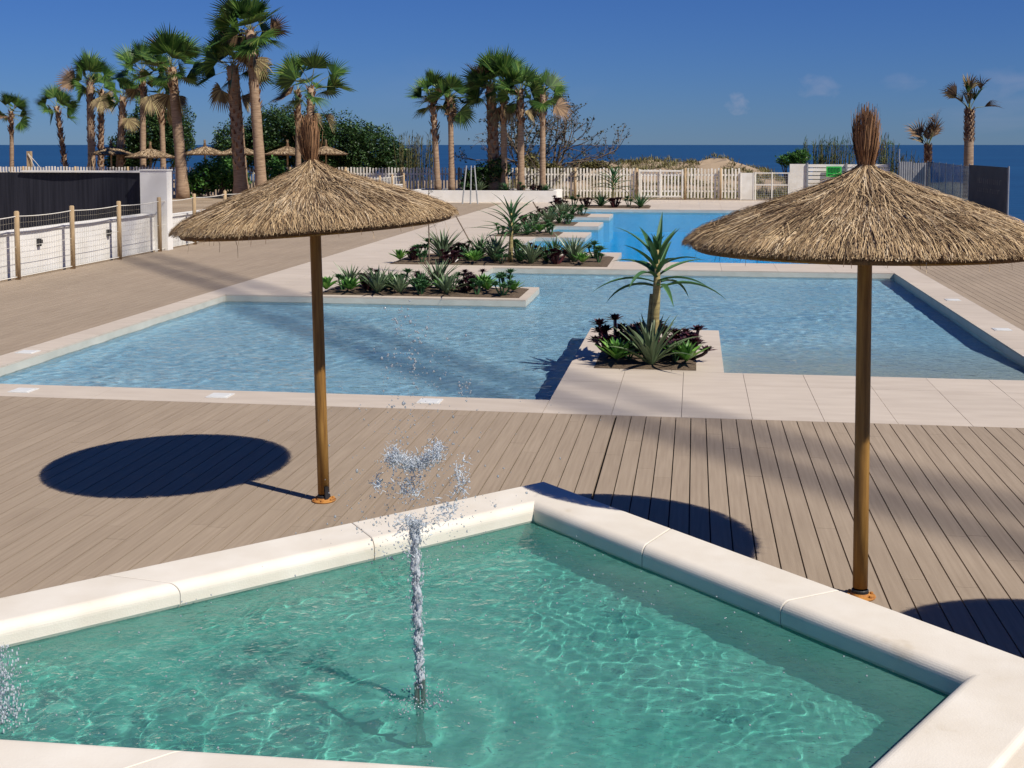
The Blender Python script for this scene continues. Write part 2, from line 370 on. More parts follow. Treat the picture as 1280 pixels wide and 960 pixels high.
# sea
m, n, o = new_mat('sea_water')
b = N(n, 'ShaderNodeBsdfPrincipled'); b.inputs['Roughness'].default_value = .45; b.inputs['Specular IOR Level'].default_value = .25
n.links.new(ramp(n, noi(n, .02, 8, stretch=(.35, 1.6, 1), rough=.65), [(.3, (.006, .040, .11)), (.6, (.010, .060, .15)), (.8, (.022, .10, .20))]), b.inputs['Base Color'])
bp = N(n, 'ShaderNodeBump'); bp.inputs['Distance'].default_value = .5; bp.inputs['Strength'].default_value = .8
n.links.new(noi(n, .35, 4, stretch=(.5, 1, 1)), bp.inputs['Height']); n.links.new(bp.outputs[0], b.inputs['Normal'])
n.links.new(b.outputs[0], o.inputs[0]); M['sea'] = m

# splashing water: bright aerated white-blue
m, n, o = new_mat('aerated_water')
df = N(n, 'ShaderNodeBsdfDiffuse'); df.inputs[0].default_value = (.80, .85, .90, 1)
tr = N(n, 'ShaderNodeBsdfTransparent'); tr.inputs[0].default_value = (.9, .95, 1, 1)
gs = N(n, 'ShaderNodeBsdfGlossy'); gs.inputs['Roughness'].default_value = .12
m1 = N(n, 'ShaderNodeMixShader'); m1.inputs[0].default_value = .42
n.links.new(tr.outputs[0], m1.inputs[1]); n.links.new(df.outputs[0], m1.inputs[2])
fr = N(n, 'ShaderNodeFresnel'); fr.inputs[0].default_value = 1.22
m2 = N(n, 'ShaderNodeMixShader'); n.links.new(fr.outputs[0], m2.inputs[0]); n.links.new(m1.outputs[0], m2.inputs[1]); n.links.new(gs.outputs[0], m2.inputs[2])
n.links.new(m2.outputs[0], o.inputs[0]); M['splash'] = m
m, n, o = new_mat('clear_droplets')
tr = N(n, 'ShaderNodeBsdfTransparent'); tr.inputs[0].default_value = (.66, .72, .78, 1)
df = N(n, 'ShaderNodeBsdfDiffuse'); df.inputs[0].default_value = (.7, .75, .8, 1)
gs = N(n, 'ShaderNodeBsdfGlossy'); gs.inputs['Roughness'].default_value = .08
m1 = N(n, 'ShaderNodeMixShader'); m1.inputs[0].default_value = .32
n.links.new(tr.outputs[0], m1.inputs[1]); n.links.new(df.outputs[0], m1.inputs[2])
fr = N(n, 'ShaderNodeFresnel'); fr.inputs[0].default_value = 1.22
m2 = N(n, 'ShaderNodeMixShader'); n.links.new(fr.outputs[0], m2.inputs[0]); n.links.new(m1.outputs[0], m2.inputs[1]); n.links.new(gs.outputs[0], m2.inputs[2])
n.links.new(m2.outputs[0], o.inputs[0]); M['drops'] = m

M['water_pool'] = water_mat('shallow_pool_water', (.80, .92, .985), [(6.0, .06, (1, 1.3, 1)), (16, .015, None)], gl=.85, clear=True)
M['water_deep'] = water_mat('deep_pool_water', (.45, .83, .97), [(2.5, .03, (1, 1.7, 1)), (9, .010, (1, 1.5, 1))], refr=.3, gl=.5)
M['water_fountain'] = water_mat('fountain_water', (.72, .95, .90), [(12, .020, None), (40, .008, None)], gl=.9, clear=True, milky=((.09, .40, .35), (.24, .56, .50), .25))

# ------------------------------------------------------------------ ground, dunes, sea
XW, XE, YN = -13.5, 16.5, 62.2
def gh(x, y):
    xl = max(9.95, .238*y-1.2)
    if y > 31.4 and x > xl: return max(-3.5, -(x-xl)*2.5-1.2)
    if XW-.2 < x < XE-.3 and -8 < y < 61.6: return -.95
    z = 0.0
    if y > 66:
        k = noise.noise(Vector((x*.09, y*.09, 2.0)))*.5 + noise.noise(Vector((x*.35, y*.35, 5.0)))*.22
        z = max(-.1, k*.5)
        d = math.exp(-((y-82)/7)**2) * (1/(1+math.exp(-(x+9)*.9))) * (1/(1+math.exp((x-4.6)*1.1)))
        z += d*(1.5 + k*.9 + .5*noise.noise(Vector((x*.8, y*.5, 1))) + .3*noise.noise(Vector((x*2.1, y*1.5, 6))))
        z += .5*math.exp(-((y-80)/6)**2)*(1/(1+math.exp((x+8)*.5)))*0.6
        if y > 90: z -= (y-90)*.14
    e = max(0, x-17.5)
    z -= e*.35
    wv = max(0, -x-75)
    z -= wv*.1
    return max(z, -4.0)
mb = MB()
xs = [-400, -200, -120] + [-90+2*i for i in range(24)] + [-42+1.*i for i in range(48)] + [6+.5*i for i in range(52)] + [33, 36, 40, 60, 120, 400]
xs = sorted(set(xs + [9.9, 9.96, 10.9, XW-.21, XW-.19, XE-.31, XE-.29]))
ys = [-300, -100, -30, -8.01, -7.99, 10, 30, 31.35, 31.45, 40, 50, 55, 61.59, 61.61] + [62.5+.8*i for i in range(60)] + [115, 130, 200]
for y in ys:
    for x in xs: mb.v.append((x, y, gh(x, y)))
nx = len(xs)
for j in range(len(ys)-1):
    for i in range(nx-1):
        a = j*nx+i; mb.f.append((a, a+1, a+nx+1, a+nx)); mb.m.append(0)
struct(mb.build('ground', M['sand'], smooth=False))
mb = MB(); mb.quad((-30000, 40, -1.6), (30000, 40, -1.6), (30000, 45000, -1.6), (-30000, 45000, -1.6))
mb.quad((17.6, -3000, -1.6), (30000, -3000, -1.6), (30000, 40, -1.6), (17, 40, -1.6))
mb.quad((9.97, 31.42, -1.6), (17.6, 31.42, -1.6), (17.6, 40, -1.6), (9.97, 40, -1.6))
struct(mb.build('sea', M['sea']))

# ------------------------------------------------------------------ decking (every board modelled)
def boards(name, regions, pitch=.1465, gap=.0095):
    mb = MB(); sub = MB(); rr = random.Random(3)
    for (x0, x1, y0, y1) in regions:
        sub.box(x0, x1, y0, y1, -.95, -.03, 0)
        k = 0; x = x0
        while x < x1-.01:
            xe = min(x+pitch-gap, x1)
            y = y0 - rr.random()*3
            while y < y1:
                ye = y + 4.0
                a, b_ = max(y, y0), min(ye-.003, y1)
                if b_ > a+.02:
                    mb.box(x, xe, a, b_, -.027, 0.0+rr.uniform(-.0006, .0006), 0, bottom=False)
                y = ye
            x += pitch
            if name == 'deck_front' and abs(x+.72) < pitch/2: x += .012
            k += 1
    d = mb.build(name, M['deck']); struct(d)
    s = sub.build('joists', M['dark'], d)
    return d
boards('deck', [(-13.5, -8.8, 12.35, 57.0), (4.76, 9.0, 12.35, 60.0), (9.0, 16.2, 12.35, 31.0)])
boards('deck_front', [(-13.5, 16.2, -3.0, 12.35)])

# ------------------------------------------------------------------ paving and pool surrounds
def paving(name, regions):
    mb = MB(); rr = random.Random(5); sub = MB()
    for (x0, x1, y0, y1, wx, wy) in regions:
        sub.box(x0, x1, y0, y1, -.21, -.025, 0)
        sub.box(x0+.001, x1-.001, y0+.001, y1-.001, -.95, -.21, 1, bottom=False)
        nxx = max(1, round((x1-x0)/wx)); nyy = max(1, round((y1-y0)/wy))
        for i in range(nxx):
            for j in range(nyy):
                a = x0+(x1-x0)*i/nxx; b_ = x0+(x1-x0)*(i+1)/nxx
                c = y0+(y1-y0)*j/nyy; d = y0+(y1-y0)*(j+1)/nyy
                mb.box(a+.0025, b_-.0025, c+.0025, d-.0025, -.024, rr.uniform(-.0008, .0008), 0, bottom=False)
    d = mb.build(name, M['stone']); struct(d)
    struct(sub.build('pool_wall', [M['tile'], M['floor_shallow']], d))
    return d
PX0, PX1, PY0, PY1 = -8.38, 4.18, 13.0, 27.1
TE = -3.15
paving('paving', [
    (-8.8, -1.5, 12.35, 13.0, 1.2, 2), (-1.5, 4.76, 12.35, 14.1, .66, 3), (-1.5, 4.76, 14.1, 14.88, .66, 2),
    (-1.5, .37, 14.88, 18.3, .62, 1.15),
    (-8.8, -8.38, 13.0, 21.45, .5, 1.2), (4.18, 4.76, 14.88, 28.9, .7, 1.2),
    (-8.8, -2.9, 21.45, 23.4, 1.2, 1), (-8.8, -4.4, 23.4, 27.1, .9, .9), (-8.8, -1.8, 27.1, 31.3, .9, .9),
    (-1.8, 4.18, 27.1, 28.9, 1.2, .9), (-8.8, -4.6, 31.3, 52.4, .9, .9),
    (-4.6, TE, 36.2, 38.5, .75, .8), (-4.6, TE, 41.3, 43.6, .75, .8), (-4.6, TE, 46.6, 48.9, .75, .8),
    (4.18, 4.76, 28.9, 52.4, .7, 1.2), (-8.8, 4.76, 52.4, 60.0, .9, .9), (-13.5, -8.8, 57.0, 60.0, .9, .9), (-13.5, 11.0, 60.0, 61.6, 1, .9), (9.0, 10.9, 57.0, 60.0, 1, .9), (9.0, 9.9, 31.0, 57.0, 1.2, .9)])

# pool floors
mb = MB(); mb.quad((-8.6, 12.8, -.52), (.37, 12.8, -.52), (.37, 27.3, -.52), (-8.6, 27.3, -.52))
ysl = [14.86, 15.2, 16.2, 17.2, 18.28, 27.3]; zsl = [-.02, -.125, -.20, -.34, -.52, -.52]
for k in range(5):
    mb.quad((.37, ysl[k], zsl[k]), (4.3, ysl[k], zsl[k]), (4.3, ysl[k+1], zsl[k+1]), (.37, ysl[k+1], zsl[k+1]), 1)
    if k < 4: mb.quad((.372, ysl[k], -.53), (.37, ysl[k+1], -.52), (.37, ysl[k+1], zsl[k+1]), (.37, ysl[k], zsl[k]), 0)
struct(mb.build('pool_floor', [M['floor_shallow'], M['entry']]))
mb = MB(); mb.quad((-4.8, 28.7, -.94), (4.3, 28.7, -.94), (4.3, 52.6, -.94), (-4.8, 52.6, -.94))
struct(mb.build('deep_pool_floor', M['floor_deep']))
# water surfaces, cut to the basins so nothing overlaps inside the paving
def water(name, rects, z, mat, st=None):
    mb = MB()
    for (x0, x1, y0, y1) in rects:
        if st:
            nx_, ny_ = int(round((x1-x0)/st)), int(round((y1-y0)/st)); b0 = len(mb.v)
            for j in range(ny_+1):
                for i in range(nx_+1):
                    x, y = x0+(x1-x0)*i/nx_, y0+(y1-y0)*j/ny_
                    q = noise.noise(Vector((x*.8, y*.8, 4)))*.6
                    a = .7+.5*noise.noise(Vector((x*.35, y*.35, 2)))
                    mb.v.append((x, y, z + a*(noise.noise(Vector((x*1.3+q, y*1.6, .3)))*.010 + noise.noise(Vector(((x+q)*3.6, (y-q)*4.2, 1.7)))*.0095 + noise.noise(Vector((x*8.0, y*9, 3.7)))*.0062)))
            for j in range(ny_):
                for i in range(nx_):
                    a = b0+j*(nx_+1)+i; mb.f.append((a, a+1, a+nx_+2, a+nx_+1)); mb.m.append(0)
            continue
        mb.quad((x0, y0, z), (x1, y0, z), (x1, y1, z), (x0, y1, z))
    return struct(mb.build(name, mat, smooth=bool(st)))
WZ = -.12
pw = water('pool_water', [(-8.38, -1.5, 13.0, 21.45), (-1.5, .37, 18.3, 21.45), (.37, 4.18, 14.88, 21.45), (-2.9, 4.18, 21.45, 23.4), (-4.4, 4.18, 23.4, 27.1)], WZ, M['water_pool'], .042)
caustics(pw, [q for q in bpy.data.objects if q.name.split('.')[0] in ('pool_floor', 'pool_wall')])
water('deep_pool_water', [(-1.8, 4.18, 28.9, 31.3), (-4.6, 4.18, 31.3, 36.2), (TE, 4.18, 36.2, 38.5), (-4.6, 4.18, 38.5, 41.3), (TE, 4.18, 41.3, 43.6), (-4.6, 4.18, 43.6, 46.6), (TE, 4.18, 46.6, 48.9), (-4.6, 4.18, 48.9, 52.4)], WZ, M['water_deep'])

# pool surround lids
lids = [(-7.29, 12.66, 'leftmost white square lid set in the front pool edge'), (-5.04, 12.70, 'white square lid in the front pool edge, left of the left parasol pole'),
        (-2.74, 12.74, 'white square lid in the front pool edge behind the fountain spray'), (-8.59, 15.05, 'white square lid in the left pool edge'),
        (4.47, 22.5, 'farther white square lid in the right pool edge'), (4.47, 18.97, 'nearer white square lid in the right pool edge')]
for (x, y, lb) in lids:
    mb = MB(); mb.box(-.12, .12, -.12, .12, .001, .008); mb.box(-.095, .095, -.095, .095, .008, .012)
    for q in ((-.09, -.09), (.09, .09)): mb.box(q[0]-.008, q[0]+.008, q[1]-.008, q[1]+.008, .012, .014)
    o = mb.build('skimmer_lid', M['lid']); o.location = (x, y, .0); tag(o, lb, 'lid', 'square lids in the pool edge')

# ------------------------------------------------------------------ raised fountain basin
Bo = Vector((-.93, 7.75)); Ro = at(1280, 821, .57).xy
HC = .57
def line_int(p, d, q, e):
    c = d.x*e.y - d.y*e.x
    t = ((q.x-p.x)*e.y - (q.y-p.y)*e.x)/c
    return p + d*t
dR = (Ro-Bo).normalized()                      # right arm
dL = (at(0, 746, HC).xy-Bo).normalized()       # left arm
nR = Vector((-dR.y, dR.x)); nR = -nR if nR.dot(Vector((-1, -1))) < 0 else nR   # inwards
nL = Vector((-dL.y, dL.x)); nL = -nL if nL.dot(Vector((1, -1))) < 0 else nL
CWD = .345
inR = (Bo + nR*CWD, dR); inL = (Bo + nL*CWD, dL)
k0 = at(1205, 846, HC).xy; k1 = at(1081, 960, HC).xy; inK = (k0, (k1-k0).normalized())
f0 = at(0, 919, HC).xy; f1 = at(650, 960, HC).xy; inF = (f0, (f1-f0).normalized())
inner = [line_int(*inL, *inR), line_int(*inR, *inK), line_int(*inK, *inF), line_int(*inF, *inL)]
def offset(poly, d):
    n_ = len(poly); c = sum(poly, Vector((0, 0)))/n_; L = []
    for i in range(n_):
        a, b_ = poly[i], poly[(i+1) % n_]; e = (b_-a).normalized(); nn = Vector((-e.y, e.x))
        if nn.dot((a+b_)/2 - c) < 0: nn = -nn
        L.append((a+nn*d, e))
    return [line_int(*L[i-1], *L[i]) for i in range(n_)]
WZF = .455
prof = [(.03, -.125), (.008, -.115), (0.0, -.10)]
for q_ in range(9): prof.append((.055-.055*cos(q_*pi/16), -.055+.055*sin(q_*pi/16)))
prof.append((.335, 0))
for q_ in range(1, 6): prof.append((.335+.027*sin(q_*pi/10), -.027+.027*cos(q_*pi/10)))
prof += [(.362, -.10), (.345, -.12)]
prof = [(a-.012, z) for a, z in prof]
rings = [(offset(inner, a), HC+z) for a, z in prof]
lab = ['back left', 'x']
basin = thing('fountain_basin', 'raised white stone fountain basin of green water in the foreground', 'fountain basin', (0, 0, 0))
names = ['right arm of rounded white coping', 'near right arm of white coping', 'front arm of white coping at the bottom', 'left arm of rounded white coping']
SEG = 1.05
for side in range(4):
    mb = MB(); i2 = (side+1) % 4
    A = [Vector((*r[0][side], r[1])) for r in rings]; Bq = [Vector((*r[0][i2], r[1])) for r in rings]
    L = (Bq[0]-A[0]).length; ns = max(1, round(L/SEG)); g = .0025/L
    for s in range(ns):
        t0, t1 = s/ns + (g if s else 0), (s+1)/ns - (g if s < ns-1 else 0)
        base = len(mb.v)
        tt = [t0, t0+2*g, t1-2*g, t1] if ns > 1 else [t0, t1]
        # bevelled ends: pull ring in at joints
        for q, t in enumerate(tt):
            endj = (q == 0 and s > 0) or (q == len(tt)-1 and s < ns-1)
            for a, b_ in zip(A, Bq):
                p = a.lerp(b_, t)
                if endj: p = p + Vector((0, 0, -.0025))
                mb.v.append(tuple(p))
        K = len(A)
        for q in range(len(tt)-1):
            for j in range(K-1):
                mb.f.append((base+q*K+j, base+(q+1)*K+j, base+(q+1)*K+j+1, base+q*K+j+1)); mb.m.append(0)
        mb.f.append(tuple(base+j for j in range(K))); mb.m.append(0)
        mb.f.append(tuple(base+(len(tt)-1)*K+j for j in range(K))[::-1]); mb.m.append(0)
    o = mb.build('coping', M['cope'], basin, smooth=False); o['label'] = names[side]
    me = o.data
    me.polygons.foreach_set('use_smooth', [False]*len(me.polygons))
mb = MB(); wi = offset(inner, .03); wo = offset(inner, .31)
for ring, inner_side in ((wi, True), (wo, False)):
    for i in range(4):
        a, b_ = ring[i], ring[(i+1) % 4]
        mb.quad((a.x, a.y, -.02 if not inner_side else .0), (b_.x, b_.y, -.02 if not inner_side else .0), (b_.x, b_.y, HC-.115), (a.x, a.y, HC-.115), 0 if inner_side else 1)
mb.build('basin_wall', [M['basin_wall'], M['cope']], basin)
mb = MB(); mb.f.append((0, 1, 2, 3)); mb.m.append(0); mb.v = [(p.x, p.y, .06) for p in wi]
mb.build('basin_floor', M['basin'], basin)
# wavy water surface (real waves), clipped to the basin
def clip(poly, p, e, c):
    nn = Vector((-e.y, e.x));  nn = nn if nn.dot(c-p) > 0 else -nn
    res = []
    for i in range(len(poly)):
        a, b_ = poly[i], poly[(i+1) % len(poly)]
        da, db = nn.dot(a-p), nn.dot(b_-p)
        if da >= 0: res.append(a)
        if da*db < 0: res.append(a + (b_-a)*(da/(da-db)))
    return res
jet = at(525, 879, WZF).xy; jet2 = at(-12, 905, WZF).xy
def wz(x, y):
    q = noise.noise(Vector((x*2, y*2, 4)))*.5
    k = .30 + 1.6*max(0, noise.noise(Vector((x*.8+3, y*.8, 8)))+.22)
    z = noise.noise(Vector((x*1.9, y*2.2, .3)))*.006 + k*(noise.noise(Vector(((x+q)*7.5, (y-q)*8.5, 1.7)))*.0030 + noise.noise(Vector(((x-q)*17, y*17, 3.7)))*.0024 + noise.noise(Vector((x*31, y*31, 5.7)))*.0012)
    for j in (jet, jet2):
        r = sqrt((x-j.x)**2+(y-j.y)**2)
        z += .006*cos(r*26)*math.exp(-r*1.3)
    return WZF + z
cc = sum(inner, Vector((0, 0)))/4
mb = MB(); st = .016; idx = {}
mn = Vector((min(p.x for p in wi), min(p.y for p in wi))); mxx = Vector((max(p.x for p in wi), max(p.y for p in wi)))
edges = [(wi[i], (wi[(i+1) % 4]-wi[i]).normalized()) for i in range(4)]
def inside(p):
    for q, e in edges:
        nn = Vector((-e.y, e.x)); nn = nn if nn.dot(cc-q) > 0 else -nn
        if nn.dot(p-q) < 0: return False
    return True
ni = int((mxx.x-mn.x)/st)+1; nj = int((mxx.y-mn.y)/st)+1
insd = [[inside(Vector((mn.x+i*st, mn.y+j*st))) for i in range(ni+1)] for j in range(nj+1)]
def vid(x, y):
    k = (round(x, 5), round(y, 5))
    if k not in idx: idx[k] = len(mb.v); mb.v.append((x, y, wz(x, y)))
    return idx[k]
for j in range(nj):
    for i in range(ni):
        x, y = mn.x+i*st, mn.y+j*st
        c4 = insd[j][i]+insd[j][i+1]+insd[j+1][i]+insd[j+1][i+1]
        if c4 == 4: mb.f.append((vid(x, y), vid(x+st, y), vid(x+st, y+st), vid(x, y+st))); mb.m.append(0)
        elif c4:
            poly = [Vector((x, y)), Vector((x+st, y)), Vector((x+st, y+st)), Vector((x, y+st))]
            for q, e in edges: poly = clip(poly, q, e, cc)
            if len(poly) > 2: mb.f.append(tuple(vid(p.x, p.y) for p in poly)); mb.m.append(0)
o = mb.build('fountain_water', M['water_fountain'], smooth=True); struct(o)
caustics(o, [q for q in basin.children if q.name.startswith('basin_')])

# ------------------------------------------------------------------ fountain jets
def fountain_jet(loc, label, full, seed):
    rr = random.Random(seed)
    t = thing('fountain_jet', label, 'fountain jet', (loc.x, loc.y, WZF), 0, 'jets rising from the foreground basin')
    mb = MB()
    mb.tube([(-.012, 0, -.03), (-.012, 0, .085)], .011, 10, 0); mb.tube([(.014, 0, -.03), (.014, 0, .10)], .009, 10, 0)
    mb.tube([(0, 0, -.36), (0, 0, -.03)], .016, 12, 0); mb.lathe([(.045, -.39), (.045, -.36), (.03, -.35)], 12)
    mb.build('nozzle', M['steel'], t)
    # foaming column
    mb = MB(); Hc = .66 if full else .34
    ln = [(0, (0, 0, .08))]
    n1 = 46; pts = []; rad = []
    for k in range(n1):
        u = k/(n1-1); z = .085 + u*Hc
        pts.append((-.02*u + .006*sin(k*1.3), .004*sin(k*.9+1), z)); rad.append((.011 + .003*sin(k*.8)*u + rr.uniform(-.0015, .0015) + .006*u))
    mb.tube(pts, rad, 12)
    for q in range(3):
        p2 = [(p[0]+.011*cos(k*.33+q*2.1), p[1]+.011*sin(k*.33+q*2.1), p[2]) for k, p in enumerate(pts)]
        mb.tube(p2, [.006+rr.uniform(-.002, .003) for _ in p2], 6)
    for k in range(1300 if full else 600):
        u = rr.random(); z = .06+u*Hc*1.03; s = .013+.012*u
        mb.blob((-.02*u+rr.gauss(0, s*.62), rr.gauss(0, s*.62), z), rr.uniform(.0012, .0038), sz=rr.uniform(1, 3.0))
    mb.build('water_column', M['splash'], t, smooth=True)
    # frothy crown, breaking ligaments, droplets
    cr = MB(); dr = MB()
    def strand(c, d, L, r0, mbx):
        pp = [Vector(c)]; v = Vector(d).normalized()
        for k in range(5):
            pp.append(pp[-1] + v*L/5); v = (v + Vector((rr.gauss(0, .25), rr.gauss(0, .25), rr.gauss(0, .25)))).normalized()
        mbx.tube(pp, [r0*.4, r0, r0*.9, r0*1.1, r0*.6, r0*.2], 6)
    if full:
        for (px, py, sx, sz, cnt) in ((518, 655, 22, 9, 60), (516, 580, 24, 9, 150), (545, 567, 9, 14, 60), (492, 572, 7, 14, 50), (512, 608, 20, 14, 50), (472, 606, 5, 8, 18), (576, 600, 9, 22, 34), (502, 690, 30, 14, 10), (560, 640, 12, 14, 24)):
            for _ in range(int(cnt*4.5)):
                x = px+rr.gauss(0, sx*.6); y = py+rr.gauss(0, sz*.6) + (abs(x-px)*-.25 if py in (580,) else 0)
                Yd = loc.y + rr.gauss(0, .05); p = atY(x, y, Yd) - Vector((loc.x, loc.y, WZF))
                if rr.random() < .3: strand(p, (rr.gauss(0, 1), rr.gauss(0, .5), rr.gauss(.3, 1)), rr.uniform(.015, .04), rr.uniform(.001, .003), cr)
                else: cr.blob(p, rr.uniform(.001, .0042), sx=rr.uniform(.7, 1.7), sz=rr.uniform(.6, 1.5))
        for _ in range(900):
            u = rr.random()
            if u < .45: x, y = 518+rr.gauss(0, 48), 650+rr.gauss(0, 34)
            elif u < .75: x, y = 525+rr.gauss(0, 40), 560+rr.gauss(0, 45)
            elif u < .92: x, y = 520+rr.gauss(0, 32), 450+rr.gauss(0, 55)
            else: x, y = 540+rr.gauss(0, 90), 620+rr.gauss(0, 90)
            if y < 385: continue
            p = atY(x, y, loc.y+rr.gauss(0, .12)) - Vector((loc.x, loc.y, WZF))
            if p.z < .01: continue
            dr.blob(p, abs(rr.gauss(0, .0017))+.0012, sz=rr.uniform(.8, 1.6))
        for (px, py) in ((523, 422), (497, 408), (515, 446), (581, 484), (521, 466), (488, 450), (505, 390)):
            for _ in range(26 if px == 581 else 12):
                p = atY(px+rr.gauss(0, 4.5), py+rr.gauss(0, 6.5), loc.y+rr.gauss(0, .03)) - Vector((loc.x, loc.y, WZF))
                dr.blob(p, rr.uniform(.002, .0055), sz=rr.uniform(.8, 1.5))
    else:
        for _ in range(3600):
            a = rr.uniform(0, 2*pi); r_ = abs(rr.gauss(0, .062)); z = rr.random()**1.3*.34
            (cr if rr.random() < .7 else dr).blob((r_*cos(a), r_*sin(a)*.7, z*(1-r_*1.6)+.01), rr.uniform(.001, .0042), sz=rr.uniform(1, 3))
    # ring of disturbed water drops at the foot
    for _ in range(160 if full else 60):
        a = rr.uniform(0, 2*pi); r_ = rr.uniform(.02, .16)
        dr.blob((r_*cos(a), r_*sin(a), rr.uniform(.005, .03)), rr.uniform(.002, .005))
    for _ in range(330 if full else 0):
        for tr_ in range(10):
            q = Vector((rr.uniform(mn.x, mxx.x), rr.uniform(mn.y, mxx.y)))
            if inside(q): break
        else: continue
        dr.blob((q.x-loc.x, q.y-loc.y, rr.uniform(.012, .05)), rr.uniform(.0022, .0055))
    ff = cr.build('froth', M['splash'], t, smooth=True); ff['kind'] = 'stuff'
    dd = dr.build('droplets', M['drops'], t, smooth=True); dd['kind'] = 'stuff'
fountain_jet(jet, 'tall white water jet splashing up from its nozzle in mid basin', True, 11)
fountain_jet(jet2, 'low foaming white water jet cut off by the left edge of the photo', False, 12)

# ------------------------------------------------------------------ straw parasols
PROF = [(.03, 2.585), (.05, 2.56), (.10, 2.525), (.2, 2.475), (.43, 2.385), (.77, 2.265), (1.0, 2.165), (1.045, 2.125)]
def pz(r):
    for (r0, z0), (r1, z1) in zip(PROF, PROF[1:]):
        if r <= r1: return z0 + (z1-z0)*max(0, (r-r0))/(r1-r0)
    return PROF[-1][1] - (r-1.045)*.9
def ribbon(mb, pts, wdt, side, mi=0):
    k = len(pts); i = len(mb.v)
    for q, p in enumerate(pts):
        w_ = wdt*(1-.55*q/(k-1))
        mb.v.append(tuple(p-side*w_/2)); mb.v.append(tuple(p+side*w_/2))
    for q in range(k-1):
        mb.f.append((i+2*q, i+2*q+1, i+2*q+3, i+2*q+2)); mb.m.append(mi)
def make_parasol(label):
    rr = random.Random(21)
    t = thing('straw_parasol', label, 'parasol', (0, 0, 0), 0, 'straw parasols on the deck round the basin')
    mb = MB()
    mb.tube([(0, 0, .06), (0, 0, .6), (0, 0, 1.3), (0, 0, 2.0), (0, 0, 2.5)], [.044, .0435, .043, .042, .040], 20)
    pole = mb.build('pole', M['pole'], t, smooth=True)
    mb = MB(); mb.lathe([(.0445, .30-.28), (.050, .02), (.050, .045), (.0445, .05)], 20); mb.rbox((.022, -.048), .03, .02, .03, .12, .4, 0)
    mb.build('socket', M['black'], t, smooth=False)
    mb = MB(); mb.lathe([(0, .001), (.088, .001), (.092, .006), (.092, .010), (.088, .013), (.06, .016), (.052, .03)], 24)
    fl = mb.build('flange', M['rust'], t)
    for k in range(6):
        mb = MB(); a = k*pi/3+.3; mb.lathe([(0, .026), (.008, .026), (.010, .022), (.010, .012)], 6, c=(.074*cos(a), .074*sin(a)))
        mb.build('bolt', M['rust'], fl)
    # straw roof: matted core, frame ring and thousands of single stalks
    core = MB(); n_ = 72; base = 0
    core.lathe([(r*.97, z-.012) for r, z in PROF] + [(1.0, 2.085), (.77, 2.20), (.43, 2.31), (.06, 2.44), (.04, 2.46)], n_)
    cv = []
    for (x, y, z) in core.v:
        a = atan2(y, x); cv.append((x*(1+.012*sin(a*5+1)), y*(1+.012*sin(a*5+1)), z+.006*sin(a*7)))
    core.v = cv
    can = core.build('thatch_roof', M['straw_base'], t, smooth=True)
    st_ = MB()
    for k in range(26000):
        a = rr.uniform(0, 2*pi)
        r0 = sqrt(rr.uniform(.001, 1.0))*1.0 if rr.random() < .8 else rr.uniform(.03, .6)
        L = rr.uniform(.10, .34)
        if r0 > .95: L = rr.uniform(.05, .12)
        da = rr.gauss(0, .10) + .05*sin(a*6+r0*5); lift = abs(rr.gauss(0, .007))+.002
        pts = []; aa = a
        for q in range(4):
            u = q/3; r_ = min(r0+L*u, 1.062+rr.uniform(-.015, .012)); aa = a+da*u*L/max(.25, r0+.1)
            z_ = pz(r_) + lift*(1+.8*u) + (rr.gauss(0, .004))
            pts.append(Vector((r_*cos(aa), r_*sin(aa), z_)))
        side = Vector((-sin(a), cos(a), rr.gauss(0, .45))).normalized()
        ribbon(st_, pts, rr.uniform(.003, .0062), side, 1 if r0 > .80 and rr.random() < .6 else 0)
    # stray bent stalks crossing the lay of the straw
    for k in range(620):
        a = rr.uniform(0, 2*pi); r0 = sqrt(rr.random())*.95; L = rr.uniform(.08, .24); ang = a+rr.gauss(0, .9)
        pts = []
        for q in range(4):
            u = q/3; x = r0*cos(a)+L*u*cos(ang); y = r0*sin(a)+L*u*sin(ang); r_ = min(sqrt(x*x+y*y), 1.07)
            pts.append(Vector((x, y, pz(r_)+.022+.02*sin(pi*u))))
        ribbon(st_, pts, rr.uniform(.003, .006), Vector((-sin(ang), cos(ang), .2)).normalized(), 1)
    # rim: clipped ends, a dark lower course and a few hanging stalks
    for k in range(4200):
        a = rr.uniform(0, 2*pi); r_ = 1.035+rr.uniform(-.03, .02)
        p = Vector((r_*cos(a), r_*sin(a), 2.135+rr.uniform(-.01, .015)))
        d = Vector((cos(a)*.25+rr.gauss(0, .08), sin(a)*.25+rr.gauss(0, .08), -1)).normalized()
        L = rr.uniform(.015, .035) if rr.random() > .012 else rr.uniform(.05, .10)
        ribbon(st_, [p, p+d*L*.5, p+d*L], .005, Vector((-sin(a), cos(a), 0)), 2 if rr.random() < .5 else 0)
    for (a, L) in ((-.62, .16), (-.42, .2), (-2.3, .11), (-2.15, .15), (-1.2, .09), (3.6, .12)):
        p = Vector((1.0*cos(a), 1.0*sin(a), 2.11)); d = Vector((.25*cos(a+1), .25*sin(a+1), -1)).normalized()
        ribbon(st_, [p, p+d*L*.5+Vector((.01, 0, 0)), p+d*L], .006, Vector((-sin(a), cos(a), 0)), 0)
    s_ = st_.build('straw_stalks', [M['straw'], M['strawtip'], M['straw_base']], can)
    s_['kind'] = 'stuff'
    # bound neck and tuft
    nk = MB()
